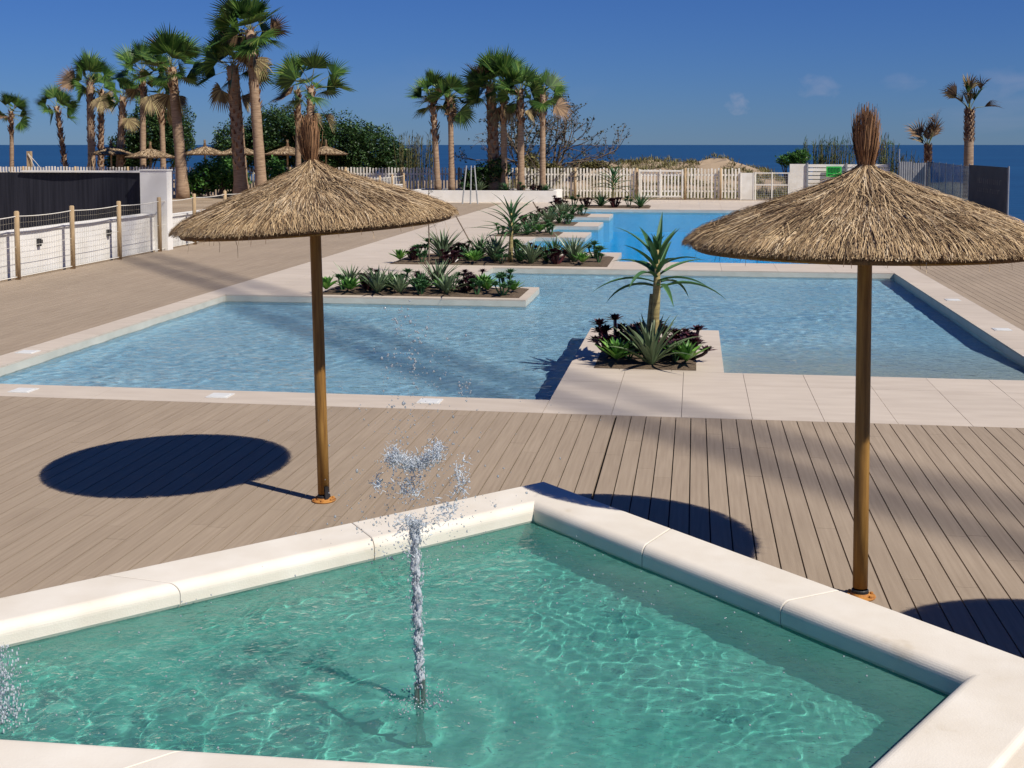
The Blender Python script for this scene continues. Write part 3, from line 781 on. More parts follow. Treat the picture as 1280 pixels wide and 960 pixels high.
    for k in range(420):
        a = rr.uniform(0, 2*pi); top = rr.uniform(2.565, 2.61)
        pts = [Vector((.040*cos(a), .040*sin(a), top)), Vector((.050*cos(a), .050*sin(a), 2.565)), Vector((.11*cos(a), .11*sin(a), 2.53)), Vector((.17*cos(a+.1), .17*sin(a+.1), pz(.17)+.012))]
        ribbon(nk, pts, rr.uniform(.008, .014), Vector((-sin(a), cos(a), 0)))
    nk.lathe([(.045, 2.5), (.038, 2.58), (.034, 2.62)], 16)
    nk.build('straw_neck', M['strawtip'], t)
    tf = MB()
    for k in range(560):
        a = rr.uniform(0, 2*pi); q = sqrt(rr.random()); r0 = .042*q; r1 = (.076+rr.gauss(0, .011))*q; top = 2.845+rr.gauss(0, .035)-.05*q*q
        mid = .5*(r0+r1)+.012*q
        pts = [Vector((r0*cos(a), r0*sin(a), 2.56)), Vector((mid*cos(a+.1), mid*sin(a+.1), 2.56+.5*(top-2.56))), Vector((r1*cos(a+.15), r1*sin(a+.15), top-.05)), Vector((r1*1.08*cos(a+.2)+rr.gauss(0, .006), r1*1.08*sin(a+.2), top+rr.uniform(0, .06)))]
        ribbon(tf, pts, rr.uniform(.005, .009), Vector((-sin(a+rr.gauss(0, .8)), cos(a), rr.gauss(0, .2))).normalized())
    for k in range(26):
        a = rr.uniform(0, 2*pi); r_ = .055
        p = Vector((r_*cos(a), r_*sin(a), 2.6)); d = Vector((cos(a)*.5, sin(a)*.5, 1)).normalized()
        ribbon(tf, [p, p+d*.1, p+d*.16+Vector((0, 0, .03))], .005, Vector((-sin(a), cos(a), 0)))
    tf.build('tuft', M['tuft'], t)
    # ribs seen from below
    rb = MB()
    for k in range(10):
        a = 2*pi*k/10; rb.tube([(.04*cos(a), .04*sin(a), 2.42), (.98*cos(a), .98*sin(a), 2.085)], .011, 6)
    for k in range(36):
        a0, a1 = 2*pi*k/36, 2*pi*(k+1)/36; rb.tube([(.98*cos(a0), .98*sin(a0), 2.085), (.98*cos(a1), .98*sin(a1), 2.085)], .010, 5, cap=False)
    rb.build('ribs', M['pole'], t)
    return t
p1 = make_parasol('straw parasol on a pine pole at left, beside its round shadow')
p1.location = (-2.765, 9.016, 0); p1.rotation_euler = (0, radians(-1.2), .3)
# the straw roofs sit slightly askew on their poles
for c in p1.children:
    if c.name.split('.')[0] in ('thatch_roof', 'straw_neck', 'tuft', 'ribs'):
        Rm = Matrix.Translation(Vector((0, 0, 2.3))) @ Matrix.Rotation(radians(-2.8), 4, Vector((sin(.3), cos(.3), 0))) @ Matrix.Translation(Vector((0, 0, -2.3)))
        c.matrix_basis = Rm
p2 = dup(p1, (1.004, 7.526, 0), (0, radians(.5), 2.1), 'straw parasol on a pine pole at right, behind the coping')
for c in p2.children: c.matrix_basis = Matrix.Identity(4)
p3 = dup(p1, (3.575, 5.65, 0), (0, 0, 4.0), 'straw parasol beyond the right edge whose round shadow darkens the lower right deck')
for c in p3.children: c.matrix_basis = Matrix.Identity(4)

# ------------------------------------------------------------------ succulents
def sword(mb, p, az, el, L, W, droop, v=.28, segs=6, mi=0, taper=1.0, twist=0.):
    "a fleshy leaf with a V section"
    pts = []; d = Vector((cos(az)*cos(el), sin(az)*cos(el), sin(el))); q = Vector(p); s_ = Vector((-sin(az), cos(az), 0))
    i = len(mb.v)
    for k in range(segs+1):
        u = k/segs
        w_ = W*(min(1, .55+u*1.6) if u < .3 else (1-((u-.3)/.7)**1.6*taper))
        if k == segs: w_ = W*.03
        up = s_.cross(d).normalized(); up = -up if up.z < 0 else up
        sd = (s_ + up*twist*u).normalized()
        mb.v += [tuple(q - sd*w_/2 + up*v*w_), tuple(q), tuple(q + sd*w_/2 + up*v*w_)]
        q = q + d*L/segs
        e = atan2(d.z, sqrt(d.x**2+d.y**2)) - droop/segs
        d = Vector((cos(az)*cos(e), sin(az)*cos(e), sin(e)))
    for k in range(segs):
        a = i+3*k
        mb.f.append((a, a+1, a+4, a+3)); mb.m.append(mi); mb.f.append((a+1, a+2, a+5, a+4)); mb.m.append(mi)
def m_agave(rr, n_=22, L=.5, W=.05):
    mb = MB()
    for k in range(n_):
        u = k/n_; az = k*2.4+rr.uniform(-.2, .2); el = radians(88-52*u+rr.uniform(-8, 8))
        sword(mb, (.02*cos(az), .02*sin(az), .0), az, el, L*rr.uniform(.75, 1.1)*(.8+.3*u), W*rr.uniform(.8, 1.2), rr.uniform(.2, 1.0), twist=rr.uniform(-.3, .3))
    return mb
def m_rosettes(rr, n_=5, rad=.1, spread=.16, leaf=26, hgt=.24, el0=85, el1=8):
    mb = MB()
    for j in range(n_):
        a = 2*pi*j/n_+rr.uniform(-.4, .4); q = spread*rr.uniform(.25, 1.1) if n_ > 1 else 0
        c = Vector((q*cos(a), q*sin(a), hgt*rr.uniform(.35, 1.15)))
        mb.tube([(c.x*.3, c.y*.3, 0), (c.x*.8, c.y*.8, c.z*.6), tuple(c)], .014, 5)
        for k in range(leaf):
            u = k/leaf; az = k*2.4+rr.uniform(-.1, .1)
            sword(mb, c, az, radians(el0-(el0-el1)*u), rad*(.45+.65*u), rad*.42, .25, v=.15, segs=3, taper=.75)
    return mb
def m_broad(rr, n_=24, L=.26, W=.07):
    mb = MB()
    for k in range(n_):
        u = k/n_; az = k*2.4+rr.uniform(-.15, .15)
        sword(mb, (.01*cos(az), .01*sin(az), .04), az, radians(85-62*u+rr.uniform(-5, 5)), L*(.7+.45*u), W, rr.uniform(-.1, .5), v=.22, segs=4, taper=.9)
    return mb
kinds = {}
def proto(kind, seed):
    rr = random.Random(seed)
    if kind == 'agave': mb = m_agave(rr, 34, .52, .044); mt = M['agave']; nm = 'leaves'
    elif kind == 'spiky': mb = m_agave(rr, 34, .42, .035); mt = M['aloe']; nm = 'leaves'
    elif kind == 'dark': mb = m_rosettes(rr, 16, .088, .17, 24, .20); mt = M['dark_rosette']; nm = 'rosettes'
    elif kind == 'green': mb = m_broad(rr); mt = M['green_rosette']; nm = 'leaves'
    else: mb = m_rosettes(rr, 4, .13, .13, 20, .2); mt = M['aloe']; nm = 'rosettes'
    me = bpy.data.meshes.new(nm); me.from_pydata(mb.v, [], mb.f); me.materials.append(mt); me.update()
    return nm, me
NAMEK = {'agave': ('agave', 'agave', 'grey-green agave'), 'spiky': ('spiky_aloe', 'aloe', 'dark spiky aloe'),
         'dark': ('purple_aeonium', 'aeonium', 'purple-black aeonium'), 'green': ('green_succulent', 'succulent', 'bright green rosette'),
         'leafy': ('leafy_aeonium', 'aeonium', 'leafy green aeonium')}
PR = {}
for i, k in enumerate(NAMEK):
    PR[k] = [proto(k, 100+i*7+j) for j in range(2)]
ORD = ['first', 'second', 'third', 'fourth', 'fifth', 'sixth', 'seventh', 'eighth', 'ninth', 'tenth', 'eleventh', 'twelfth', 'thirteenth', 'fourteenth', 'fifteenth', 'sixteenth']
def plant(kind, x, y, s, label, group, z=.03, rz=None):
    nm, me = PR[kind][R.randrange(2)]
    o = bpy.data.objects.new(NAMEK[kind][0], me); COL.objects.link(o)
    o.location = (x, y, z); o.scale = (s, s, s*R.uniform(.92, 1.1)); o.rotation_euler = (R.uniform(-.08, .08), R.uniform(-.08, .08), R.uniform(0, 6.28) if rz is None else rz)
    tag(o, label, NAMEK[kind][1], group); return o
def bed(name, label, x0, x1, y0, y1, h=.03):
    mb = MB(); nxx, nyy = max(2, int((x1-x0)/.12)), max(2, int((y1-y0)/.12)); rr = random.Random(int(x0*10+y0))
    for j in range(nyy+1):
        for i in range(nxx+1):
            e = min(i, nxx-i, j, nyy-j)
            mb.v.append((x0+(x1-x0)*i/nxx, y0+(y1-y0)*j/nyy, .003 if e == 0 else h+rr.uniform(-.012, .018)))
    for j in range(nyy):
        for i in range(nxx):
            a = j*(nxx+1)+i; mb.f.append((a, a+1, a+nxx+2, a+nxx+1)); mb.m.append(0)
    o = mb.build(name, M['soil'], smooth=False); o['kind'] = 'structure'; return o
def row(kinds_, x0, x1, yf, dy, where, grp, s=1.0, jitter=.06):
    "plants along a bed; the label counts each kind from the left"
    cnt = {}; tot = {}
    for k in kinds_: tot[k] = tot.get(k, 0)+1
    n_ = len(kinds_)
    for i, k in enumerate(kinds_):
        x = x0+(x1-x0)*(i+.5)/n_+R.uniform(-jitter, jitter); y = yf+dy*(i % 2)+R.uniform(-.04, .08)
        c = cnt.get(k, 0); cnt[k] = c+1
        lb = NAMEK[k][2] + ((', %s from left in ' % ORD[c]) if tot[k] > 1 else ' in ') + where
        plant(k, x, y, s*R.uniform(.88, 1.15), lb, grp)

# planter 1: long bed at the near left of the pool
bed('planter_soil', '', -6.75, -3.05, 21.68, 23.1)
row(['green', 'leafy', 'green', 'dark', 'agave', 'green', 'agave', 'spiky', 'leafy', 'green', 'agave', 'dark', 'leafy', 'green', 'leafy', 'green'], -6.7, -3.1, 21.84, .4, 'front row of the nearer long bed', 'succulents in the nearer long bed', 1.12)
row(['agave', 'dark', 'spiky', 'leafy', 'dark', 'agave', 'leafy', 'dark', 'green', 'leafy'], -6.5, -3.3, 22.55, .2, 'back row of the nearer long bed', 'succulents in the nearer long bed', 1.2)
# planter 2: long bed behind
bed('planter_soil', '', -6.85, -1.9, 27.5, 30.0)
row(['green', 'dark', 'leafy', 'agave', 'dark', 'spiky', 'green', 'agave', 'leafy', 'spiky', 'agave', 'spiky', 'dark', 'agave', 'green', 'leafy'], -6.85, -1.95, 27.7, .5, 'front row of the farther long bed', 'succulents in the farther long bed', 1.2)
row(['leafy', 'agave', 'dark', 'spiky', 'agave', 'leafy', 'dark', 'spiky', 'agave', 'leafy'], -6.6, -2.1, 28.8, .4, 'back row of the farther long bed', 'succulents in the farther long bed', 1.5)
# stepped beds along the far pool
for j, (yb, nm_) in enumerate(((36.35, 'the nearest stepped bed'), (41.45, 'the middle stepped bed'), (46.75, 'the farthest stepped bed'))):
    bed('planter_soil', '', -5.9, -4.0, yb, yb+1.9)
    row(['leafy', 'agave', 'spiky', 'green', 'leafy'] if j == 0 else ['dark', 'spiky', 'agave', 'spiky', 'leafy'], -5.9, -4.0, yb+.35, .45, 'front row of ' + nm_, 'succulents in the stepped beds', 1.2)
    row(['dark', 'agave', 'leafy'], -5.7, -4.1, yb+1.2, .3, 'back row of ' + nm_, 'succulents in the stepped beds', 1.3)
bed('planter_soil', '', -6.2, -1.9, 53.2, 55.6)
row(['dark', 'leafy', 'dark', 'spiky', 'dark', 'leafy', 'spiky'], -6.1, -2.0, 53.6, .6, 'the bed at the far end of the pool', 'succulents at the far end of the pool', 1.7)
# front island bed
bed('planter_soil', '', -1.19, .04, 14.95, 16.5, .025)
G1 = 'succulents round the tree aloe in the front island bed'
agf = plant('agave', -.50, 15.15, 1.38, 'large grey-green agave at the foot of the tree aloe', G1)
plant('green', -.93, 15.17, 1.22, 'bright green rosette at the front left corner of the island bed', G1)
plant('green', -.08, 15.18, 1.22, 'bright green rosette at the front right corner of the island bed', G1)
plant('dark', -.95, 15.7, 1.75, 'purple-black aeonium left of the tree aloe', G1)
plant('dark', -.66, 16.0, 1.6, 'purple-black aeonium behind the big agave, half hidden', G1)
plant('dark', -.10, 15.65, 1.6, 'purple-black aeonium right of the tree aloe', G1)
plant('dark', -.28, 16.05, 1.45, 'small purple-black aeonium at the back right of the island bed', G1)
plant('leafy', -.8, 15.45, .8, 'low green aeonium tucked behind the front left rosette', G1)
plant('leafy', -.22, 15.45, .8, 'low green aeonium tucked behind the front right rosette', G1)

def tree_aloe(name, x, y, h, crown, n_, label, seed, lw=.05, bend=.05, custom=None):
    rr = random.Random(seed)
    t = thing(name, label, 'tree aloe', (x, y, .02), 0, 'tree aloes along the pools')
    mb = MB(); mb.tube([(0, 0, 0), (bend*.4, 0, h*.35), (bend*.8, 0, h*.7), (bend, 0, h), (bend, 0, h+crown*.55)], [.064, .056, .05, .045, .02], 12)
    if custom: mb.tube([(-.03, .02, 0), (-.05, .03, h*.4), (-.01, .02, h*.85)], [.035, .03, .03], 8)
    mb.build('stem', M['aloetrunk'], t, smooth=True)
    mb = MB()
    for k in range(n_):
        u = k/(n_-1); az = k*2.399+rr.uniform(-.25, .25); z = h*.92+crown*.50*u
        el = radians(16+48*u**1.2+rr.uniform(-9, 10)); L = crown*(1.15-.35*u)*rr.uniform(.85, 1.12)
        sword(mb, (bend+.02*cos(az), .02*sin(az), z), az, el, L, lw*rr.uniform(.85, 1.15), rr.uniform(.5, 1.3)*(1.1-.5*u), segs=9, v=.3)
    for k in range(5):
        az = k*2.4+1; sword(mb, (bend, 0, h+crown*.55), az, radians(80-k*7), crown*.30, lw*.8, .2, segs=5)
    mb.build('leaves', M['aloe'], t)
    return t
tree_aloe('tree_aloe', -.50, 15.45, .98, .74, 20, 'tall tree aloe rising from the front island bed', 5, lw=.090, custom=True)
tree_aloe('tree_aloe', -4.16, 28.1, .62, .92, 34, 'tree aloe with a dense spiky head in the farther long bed', 6, lw=.055, bend=.03)
tree_aloe('tree_aloe', -3.55, 54.4, .75, 1.15, 30, 'small distant tree aloe in front of the white picket fence', 8, lw=.07, bend=.04)

# ------------------------------------------------------------------ low white wall with post-and-net fence (left)
mb = MB(); mb.box(-14.0, -13.72, 10.0, 30.3, -.1, .9); mb.box(-14.0, -13.72, 30.62, 58.0, -.1, .80)
wl = thing('low_wall', 'low white rendered wall along the left deck', 'wall'); mb.build('wall_body', M['white'], wl)
mb = MB(); mb.box(-14.04, -13.68, 10.0, 30.27, .9, .94); mb.box(-14.04, -13.68, 30.65, 58.0, .80, .84); mb.build('wall_cap', M['white'], wl)
for (x, y) in ((48, 303), (135, 291)):
    # wall lamps: find where this pixel meets the wall plane x=-13.72
    d0 = atY(x, y, 10.0); s_ = -13.70/d0.x; p = Vector((0, 0, H)).lerp(Vector((d0.x, d0.y, d0.z)), s_)
    mb = MB(); mb.box(-.01, .05, -.05, .05, -.08, .08); mb.box(.05, .09, -.035, .035, -.02, .06)
    o = mb.build('wall_lamp', M['black']); o.location = (-13.705, p.y, p.z)
    tag(o, 'small black wall lamp on the low white wall, ' + ('nearer of the two' if x < 100 else 'farther of the two'), 'wall lamp', 'lamps on the low white wall')
mb = MB(); mb.box(-14.08, -13.36, 30.3, 30.62, -.1, 2.04)
pl = thing('pillar', 'square white pillar where the black screen ends', 'pillar'); mb.build('pillar_body', M['white'], pl)
mb = MB(); mb.box(-14.10, -13.34, 30.28, 30.64, 2.04, 2.07); mb.build('pillar_cap', M['white'], pl)
sc_ = thing('black_screen', 'black fabric screen fence stretching left from the white pillar', 'screen fence')
mb = MB(); xx = -14.15
while xx > -44:
    x2 = xx-.5; yy0, yy1 = 30.6+.025*sin(xx*2.2), 30.6+.025*sin(x2*2.2)
    mb.quad((x2, yy1, -.0), (xx, yy0, 0), (xx, yy0, 1.98), (x2, yy1, 1.98)); xx = x2
mb.build('screen_fabric', M['blackscreen'], sc_)
for x in range(12):
    mb = MB(); mb.tube([(-15.5-2.4*x, 30.66, -.1), (-15.5-2.4*x, 30.66, 2.0)], .03, 8); mb.build('post', M['steel'], sc_)
mb = MB(); mb.box(-17.5, -14.12, 30.52, 30.72, 1.985, 2.03); mb.build('white_cap', M['white'], sc_)

nf = thing('net_fence', 'rope net fence on pale timber posts along the left deck', 'net fence')
yp = [9.9+2.22*k for k in range(-1, 19)]
yp = [23.23+2.24*k for k in range(-6, 16)]
for k, y in enumerate(yp):
    mb = MB(); mb.tube([(-13.42, y, -.02), (-13.42, y, 1.36), (-13.42, y, 1.38)], [.052, .052, .035], 12); mb.build('post', M['post'], nf, smooth=True)
net = MB(); rope = MB(); rope2 = MB(); rope3 = MB(); r_ = .0032
def strip(mbx, a, b_, r_):
    mbx.tube([a, b_], r_, 3, cap=False)
for k in range(len(yp)-1):
    a, b_ = yp[k]+.05, yp[k+1]-.05; sg = .06
    def top(y, a=a, b_=b_): u = (y-a)/(b_-a); return 1.27-.025*4*u*(1-u)
    seg = 8
    for j in range(seg):
        y0, y1 = a+(b_-a)*j/seg, a+(b_-a)*(j+1)/seg
        rope.tube([(-13.42, y0, top(y0)), (-13.42, y1, top(y1))], .011, 5, cap=False)
        rope2.tube([(-13.42, y0, .055), (-13.42, y1, .055)], .011, 5, cap=False)
        if j % 2 == 0:
            y1 = a+(b_-a)*(j+2)/seg
            for q in range(1, 10):
                strip(net, (-13.42, y0, .05+(top(y0)-.05)*q/10), (-13.42, y1, .05+(top(y1)-.05)*q/10), .0017)
            rope3.tube([(-13.42, y0, .05+(top(y0)-.05)*.5), (-13.42, y1, .05+(top(y1)-.05)*.5)], .005, 4, cap=False)
    y = a
    while y < b_:
        strip(net, (-13.42, y, .05), (-13.42, y, top(y)), .0017); y += .10
net.build('net', M['net'], nf); rope.build('top_rope', M['rope'], nf); rope2.build('ground_rope', M['rope'], nf); rope3.build('middle_rope', M['rope'], nf)

# ------------------------------------------------------------------ rear picket fence, gate and the planting box
pf = thing('picket_fence', 'long fence of pale vertical slats closing the far end of the terrace', 'fence')
def slat_panel(x0, x1, parent, top=1.54, y=62.2, mat='whitewood', sp=.165, w_=.082, name='slat_panel'):
    mb = MB(); x = x0+.05; rr = random.Random(int(x0*13))
    while x < x1-.05:
        mb.box(x, x+w_, y-.012, y+.012, .08+rr.uniform(-.01, .01), top+rr.uniform(-.03, .025)); x += sp
    mb.box(x0, x1, y+.014, y+.05, .38, .46); mb.box(x0, x1, y+.014, y+.05, 1.18, 1.26)
    return mb.build(name, M[mat], parent)
xs_ = [2.15, .95-.0, -.45]
edges_ = [2.15, -.50]
xf = [2.2, 0.15*0-.47]
sections = [(-.42, 2.2)]
x = -2.95
while x > -56: sections.append((x-2.95, x)); x -= 2.95
for (a, b_) in sections: slat_panel(a, b_, pf)
for px in [1.25, -.47, -2.85] + [s[0] for s in sections[1:]]:
    mb = MB(); mb.tube([(px, 62.08, -.05), (px, 62.08, 1.56)], .06, 10); mb.build('post', M['post'], pf, smooth=True)
gt = thing('picket_gate', 'white slatted gate in the middle of the far picket fence', 'gate', (0, 0, 0))
slat_panel(-2.70, -.60, gt, 1.46, 62.0, 'whitepaint', .165, .075, 'slats')
mb = MB(); mb.box(-2.74, -2.66, 61.93, 61.99, .1, 1.5); mb.box(-.64, -.56, 61.93, 61.99, .1, 1.5); mb.box(-1.72, -1.64, 61.93, 61.99, .1, 1.5)
mb.box(-2.66, -1.72, 61.94, 61.985, 1.38, 1.46); mb.box(-1.64, -.64, 61.94, 61.985, 1.38, 1.46); mb.box(-2.66, -1.72, 61.94, 61.985, .12, .2); mb.box(-1.64, -.64, 61.94, 61.985, .12, .2)
mb.build('gate_frame', M['whitepaint'], gt)

bx = thing('planting_box', 'long low white planting box in front of the far palms', 'planting box')
mb = MB(); mb.box(-13.4, -6.42, 58.2, 58.4, -.02, .54); mb.box(-6.62, -6.42, 58.4, 60.9, -.02, .54); mb.box(-13.4, -6.62, 60.7, 60.9, -.02, .54); mb.box(-13.4, -13.2, 58.4, 60.7, -.02, .54)
mb.build('box_wall', M['white'], bx); mb = MB(); mb.box(-13.2, -6.62, 58.4, 60.7, 0, .48); mb.build('box_soil', M['soil'], bx)
for i, (x, k, s_) in enumerate(((-7.0, 'spiky', 1.3), (-7.5, 'dark', 1.5), (-8.2, 'leafy', 1.6), (-8.9, 'spiky', 1.4), (-10.2, 'agave', 1.3), (-11.0, 'leafy', 1.4))):
    plant(k, x, 58.9, s_, NAMEK[k][2] + ', %s from the right in the white planting box' % ORD[i], 'succulents in the white planting box', z=.48)

# right-hand end: boards, mesh panels, sign, sheets, glass and banner
o = thing('white_board', 'tall plain white board at the right end of the picket fence', 'board')
mb = MB(); mb.box(2.25, 2.83, 62.1, 62.16, .02, 1.33); mb.build('panel', M['whitepaint'], o); mb = MB(); mb.box(2.2, 2.25, 62.08, 62.18, 0, 1.36); mb.box(2.83, 2.88, 62.08, 62.18, 0, 1.36); mb.build('edge_posts', M['whitepaint'], o)
o = thing('mesh_panel', 'grey wire mesh panels between the white board and the plank fence', 'mesh fence')
mb = MB()
for k in range(18): mb.tube([(2.95+.095*k, 62.15, .02), (2.95+.095*k, 62.15, 1.30)], .006, 4)
for k in range(12): mb.tube([(2.92, 62.15, .06+.11*k), (4.55, 62.15, .06+.11*k)], .006, 4)
mb.build('wire_mesh', M['galv'], o)
for x in (2.93, 3.72, 4.52):
    mb = MB(); mb.tube([(x, 62.15, 0), (x, 62.15, 1.36)], .035, 8); mb.build('post', M['whitepaint'], o)
mb = MB(); mb.box(2.93, 4.52, 62.13, 62.17, 1.30, 1.35); mb.box(2.93, 4.52, 62.13, 62.17, .72, .77); mb.build('rails', M['whitepaint'], o)
o = thing('plank_fence', 'white fence of horizontal planks behind the right parasol tuft', 'fence')
mb = MB(); z = .1
for z in [.08+.19*k for k in range(9)]: mb.box(5.45, 9.3, 62.6, 62.63, z, z+.15)
mb.build('planks', M['whitepaint'], o); mb = MB(); mb.box(4.6, 5.42, 62.58, 62.66, 0, 1.76); mb.build('solid_panel', M['whitepaint'], o)
for x in (5.44, 7.3, 9.3):
    mb = MB(); mb.box(x-.04, x+.04, 62.50, 62.58, 0, 1.82); mb.build('post', M['galv'], o)
a, c = atY(1030, 207, 62.45), atY(1051, 222, 62.45)
a = atY(1033, 208, 62.45); c = atY(1052, 221, 62.45)
o = thing('green_sign', 'small green sign with dark lettering on the white plank fence', 'sign')
mb = MB(); mb.box(a.x, c.x, 62.44, 62.47, c.z, a.z); mb.build('sign_board', M['green_sign'], o)
mb = MB(); w_ = (c.x-a.x); hgt = a.z-c.z
for k, sh in enumerate(('n', 'o', 'n', 'o')):
    x0 = a.x+w_*(.12+.2*k); x1 = x0+w_*.15; z0 = c.z+hgt*.42; z1 = c.z+hgt*.88; tk = w_*.045
    mb.box(x0, x0+tk, 62.425, 62.44, z0, z1); mb.box(x1-tk, x1, 62.425, 62.44, z0, z1); mb.box(x0+tk, x1-tk, 62.425, 62.44, z1-tk, z1)
    if sh == 'o': mb.box(x0+tk, x1-tk, 62.425, 62.44, z0, z0+tk)
mb.box(a.x+w_*.12, a.x+w_*.86, 62.425, 62.44, c.z+hgt*.16, c.z+hgt*.26)
mb.build('lettering', M['green_dark'], o)
o = thing('sheet_fence', 'grey corrugated metal sheets right of the parasol tuft', 'metal sheeting')
for j in range(2):
    mb = MB(); x = 9.4+.62*j
    for k in range(12):
        y0 = 60.0+.02*(k % 2); y1 = 60.0+.02*((k+1) % 2); mb.quad((x+.05*k, y0, 0), (x+.05*k+.05, y1, 0), (x+.05*k+.05, y1, 1.92-.05*j), (x+.05*k, y0, 1.92-.05*j))
    mb.build('sheet', M['galv'], o)
mb = MB(); mb.tube([(9.38, 60.05, 0), (9.38, 60.05, 2.5)], .03, 6); mb.build('post', M['galv'], o)
P0 = Vector((10.65, 60.0)); P1 = at(1212, 279, 0).xy; P1 = Vector((atY(1212, 206, 47).x, 47)); P2 = Vector((atY(1261, 210, 41.5).x, 41.5)); P3 = Vector((14.5, 34))
gl = thing('glass_windbreak', 'blue tinted glass windbreak facing the sea left of the dark banner', 'glass windbreak')
def vpanel(a, b_, z0, z1, th, name, mat, par):
    d = (b_-a); L = d.length; rz = atan2(d.y, d.x); mb = MB(); mb.box(0, L, -th/2, th/2, z0, z1)
    return mb.build(name, mat, par, mat=Matrix.Translation(Vector((a.x, a.y, 0))) @ Matrix.Rotation(rz, 4, 'Z'))
for k in range(6):
    a, b_ = P0.lerp(P1, k/6+.004), P0.lerp(P1, (k+1)/6-.004); vpanel(a, b_, .1, 1.93, .012, 'glass_pane', M['glass'], gl)
    mb = MB(); q = P0.lerp(P1, k/6); mb.tube([(q.x, q.y, 0), (q.x, q.y, 1.96)], .022, 6); mb.build('post', M['galv'], gl)
bn = thing('dark_banner', 'dark grey banner with two faded lines of print beside the sea', 'banner')
vpanel(P1, P2, .05, 1.98, .02, 'banner_cloth', M['banner'], bn)
d = (P2-P1).normalized(); nrm = Vector((d.y, -d.x)); nrm = nrm if nrm.dot(Vector((-1, -1))) > 0 else -nrm
mb = MB(); rr = random.Random(4); L = (P2-P1).length
for (z, hh) in ((1.38, .17), (1.08, .14)):
    s_ = .25
    while s_ < .82:
        wd = rr.uniform(.02, .05); a = P1+d*L*s_+nrm*.016; b_ = P1+d*L*(s_+wd*.4)+nrm*.016
        mb.quad((a.x, a.y, z), (b_.x, b_.y, z), (b_.x, b_.y, z+hh), (a.x, a.y, z+hh))
        if rr.random() < .6:
            b2 = P1+d*L*(s_+wd)+nrm*.016; zz = z+rr.choice((0, hh*.45, hh*.8)); mb.quad((b_.x, b_.y, zz), (b2.x, b2.y, zz), (b2.x, b2.y, zz+.035), (b_.x, b_.y, zz+.035))
        s_ += wd+.018
mb.build('lettering', M['banner_ink'], bn)
for q in (P1, P2):
    mb = MB(); mb.tube([(q.x, q.y, 0), (q.x, q.y, 2.02)], .03, 6); mb.build('post', M['galv'], bn)

# slim grey poles near the planting box, saplings and leaning stakes
o = thing('pole_tripod', 'three slim grey poles standing beside the white planting box', 'poles')
for (x0, x1) in ((578, 583), (588, 589), (597, 593)):
    a = at(x0, 255, 0); b_ = atY(x1, 207, a.y); mb = MB(); mb.tube([tuple(a), tuple(b_)], .035, 6); mb.build('pole', M['grey_pole'], o)
sp_ = thing('sapling', 'thin young tree with sparse leaves behind the left parasol rim', 'tree', (-5.51, 25.57, 0))
mb = MB(); mb.tube([(0, 0, 0), (.01, 0, .7), (-.01, 0, 1.4), (.02, 0, 2.05)], [.016, .014, .011, .005], 6); rr = random.Random(3); lf = MB()
for k in range(15):
    z = .95+k*.07; a = k*2.4; L = .14+.12*rr.random(); mb.tube([(0, 0, z), (L*cos(a), L*sin(a)*.6, z+.1)], [.004, .002], 4)
    for q in range(4):
        p = Vector((L*cos(a)*(q+1)/4, L*sin(a)*.6*(q+1)/4, z+.025*(q+1))); az = a+rr.uniform(-1.5, 1.5)
        sword(lf, p, az, rr.uniform(-.6, .7), rr.uniform(.05, .09), .035, .5, segs=2, v=.1)
mb.build('stem', M['branch'], sp_); lf.build('leaves', M['bush_grey'], sp_)
for (x0, y0, x1, y1, lb) in ((594, 314, 570, 270, 'thin wooden stake leaning left above the farther long bed'), (677, 270, 666, 252, 'thin wooden stake leaning beside the stepped beds')):
    a = at(x0, y0, .0); b_ = atY(x1, y1, a.y); mb = MB(); mb.tube([tuple(a), tuple(b_)], .016 if y0 > 300 else .025, 6)
    tag(mb.build('leaning_stake', M['branch']), lb, 'stake', 'leaning stakes by the pools')

# ------------------------------------------------------------------ fan palms
def fan(mb, p, az, el, pet, size, rr, mi_leaf, n_=26, droop=.8, fold=.25, roll=None, spread=88):
    "one fan frond: petiole plus radiating leaflets with drooping tips"
    pet *= 1.0; size *= 1.22
    d = Vector((cos(az)*cos(el), sin(az)*cos(el), sin(el)))
    p = Vector(p); mid = p + d*pet*.55
    d2 = (d + Vector((0, 0, -.28))).normalized(); c = mid + d2*pet*.45
    mb.tube([p, mid, c], [.022, .015, .010], 4, m=3, cap=False)
    s_ = Vector((-sin(az), cos(az), 0)); up = s_.cross(d2).normalized()
    up = -up if up.z < 0 else up
    ro = rr.gauss(0, .75) if roll is None else roll
    s_, up = s_*cos(ro)+up*sin(ro), up*cos(ro)-s_*sin(ro)
    for k in range(n_):
        t = -1+2*k/(n_-1); a = t*radians(spread)
        dl = (d2*cos(a) + s_*sin(a)).normalized()
        # slight folded cup shape
        dl = (dl + up*(fold*abs(t)) ).normalized()
        L = size*(1-.22*t*t)*rr.uniform(.85, 1.08); wd = size*.085*rr.uniform(.8, 1.15)
        sd = dl.cross(up).normalized()
        i = len(mb.v); q = Vector(c); dd = dl
        for s in range(4):
            w_ = wd*(.35, 1.0, .7, .04)[s]
            mb.v += [tuple(q-sd*w_/2), tuple(q+sd*w_/2)]
            q = q + dd*L/3
            dd = (dd + Vector((0, 0, -droop*(.10, .35, .7)[min(s, 2)]))).normalized()
        for s in range(3):
            mb.f.append((i+2*s, i+2*s+1, i+2*s+3, i+2*s+2)); mb.m.append(mi_leaf)
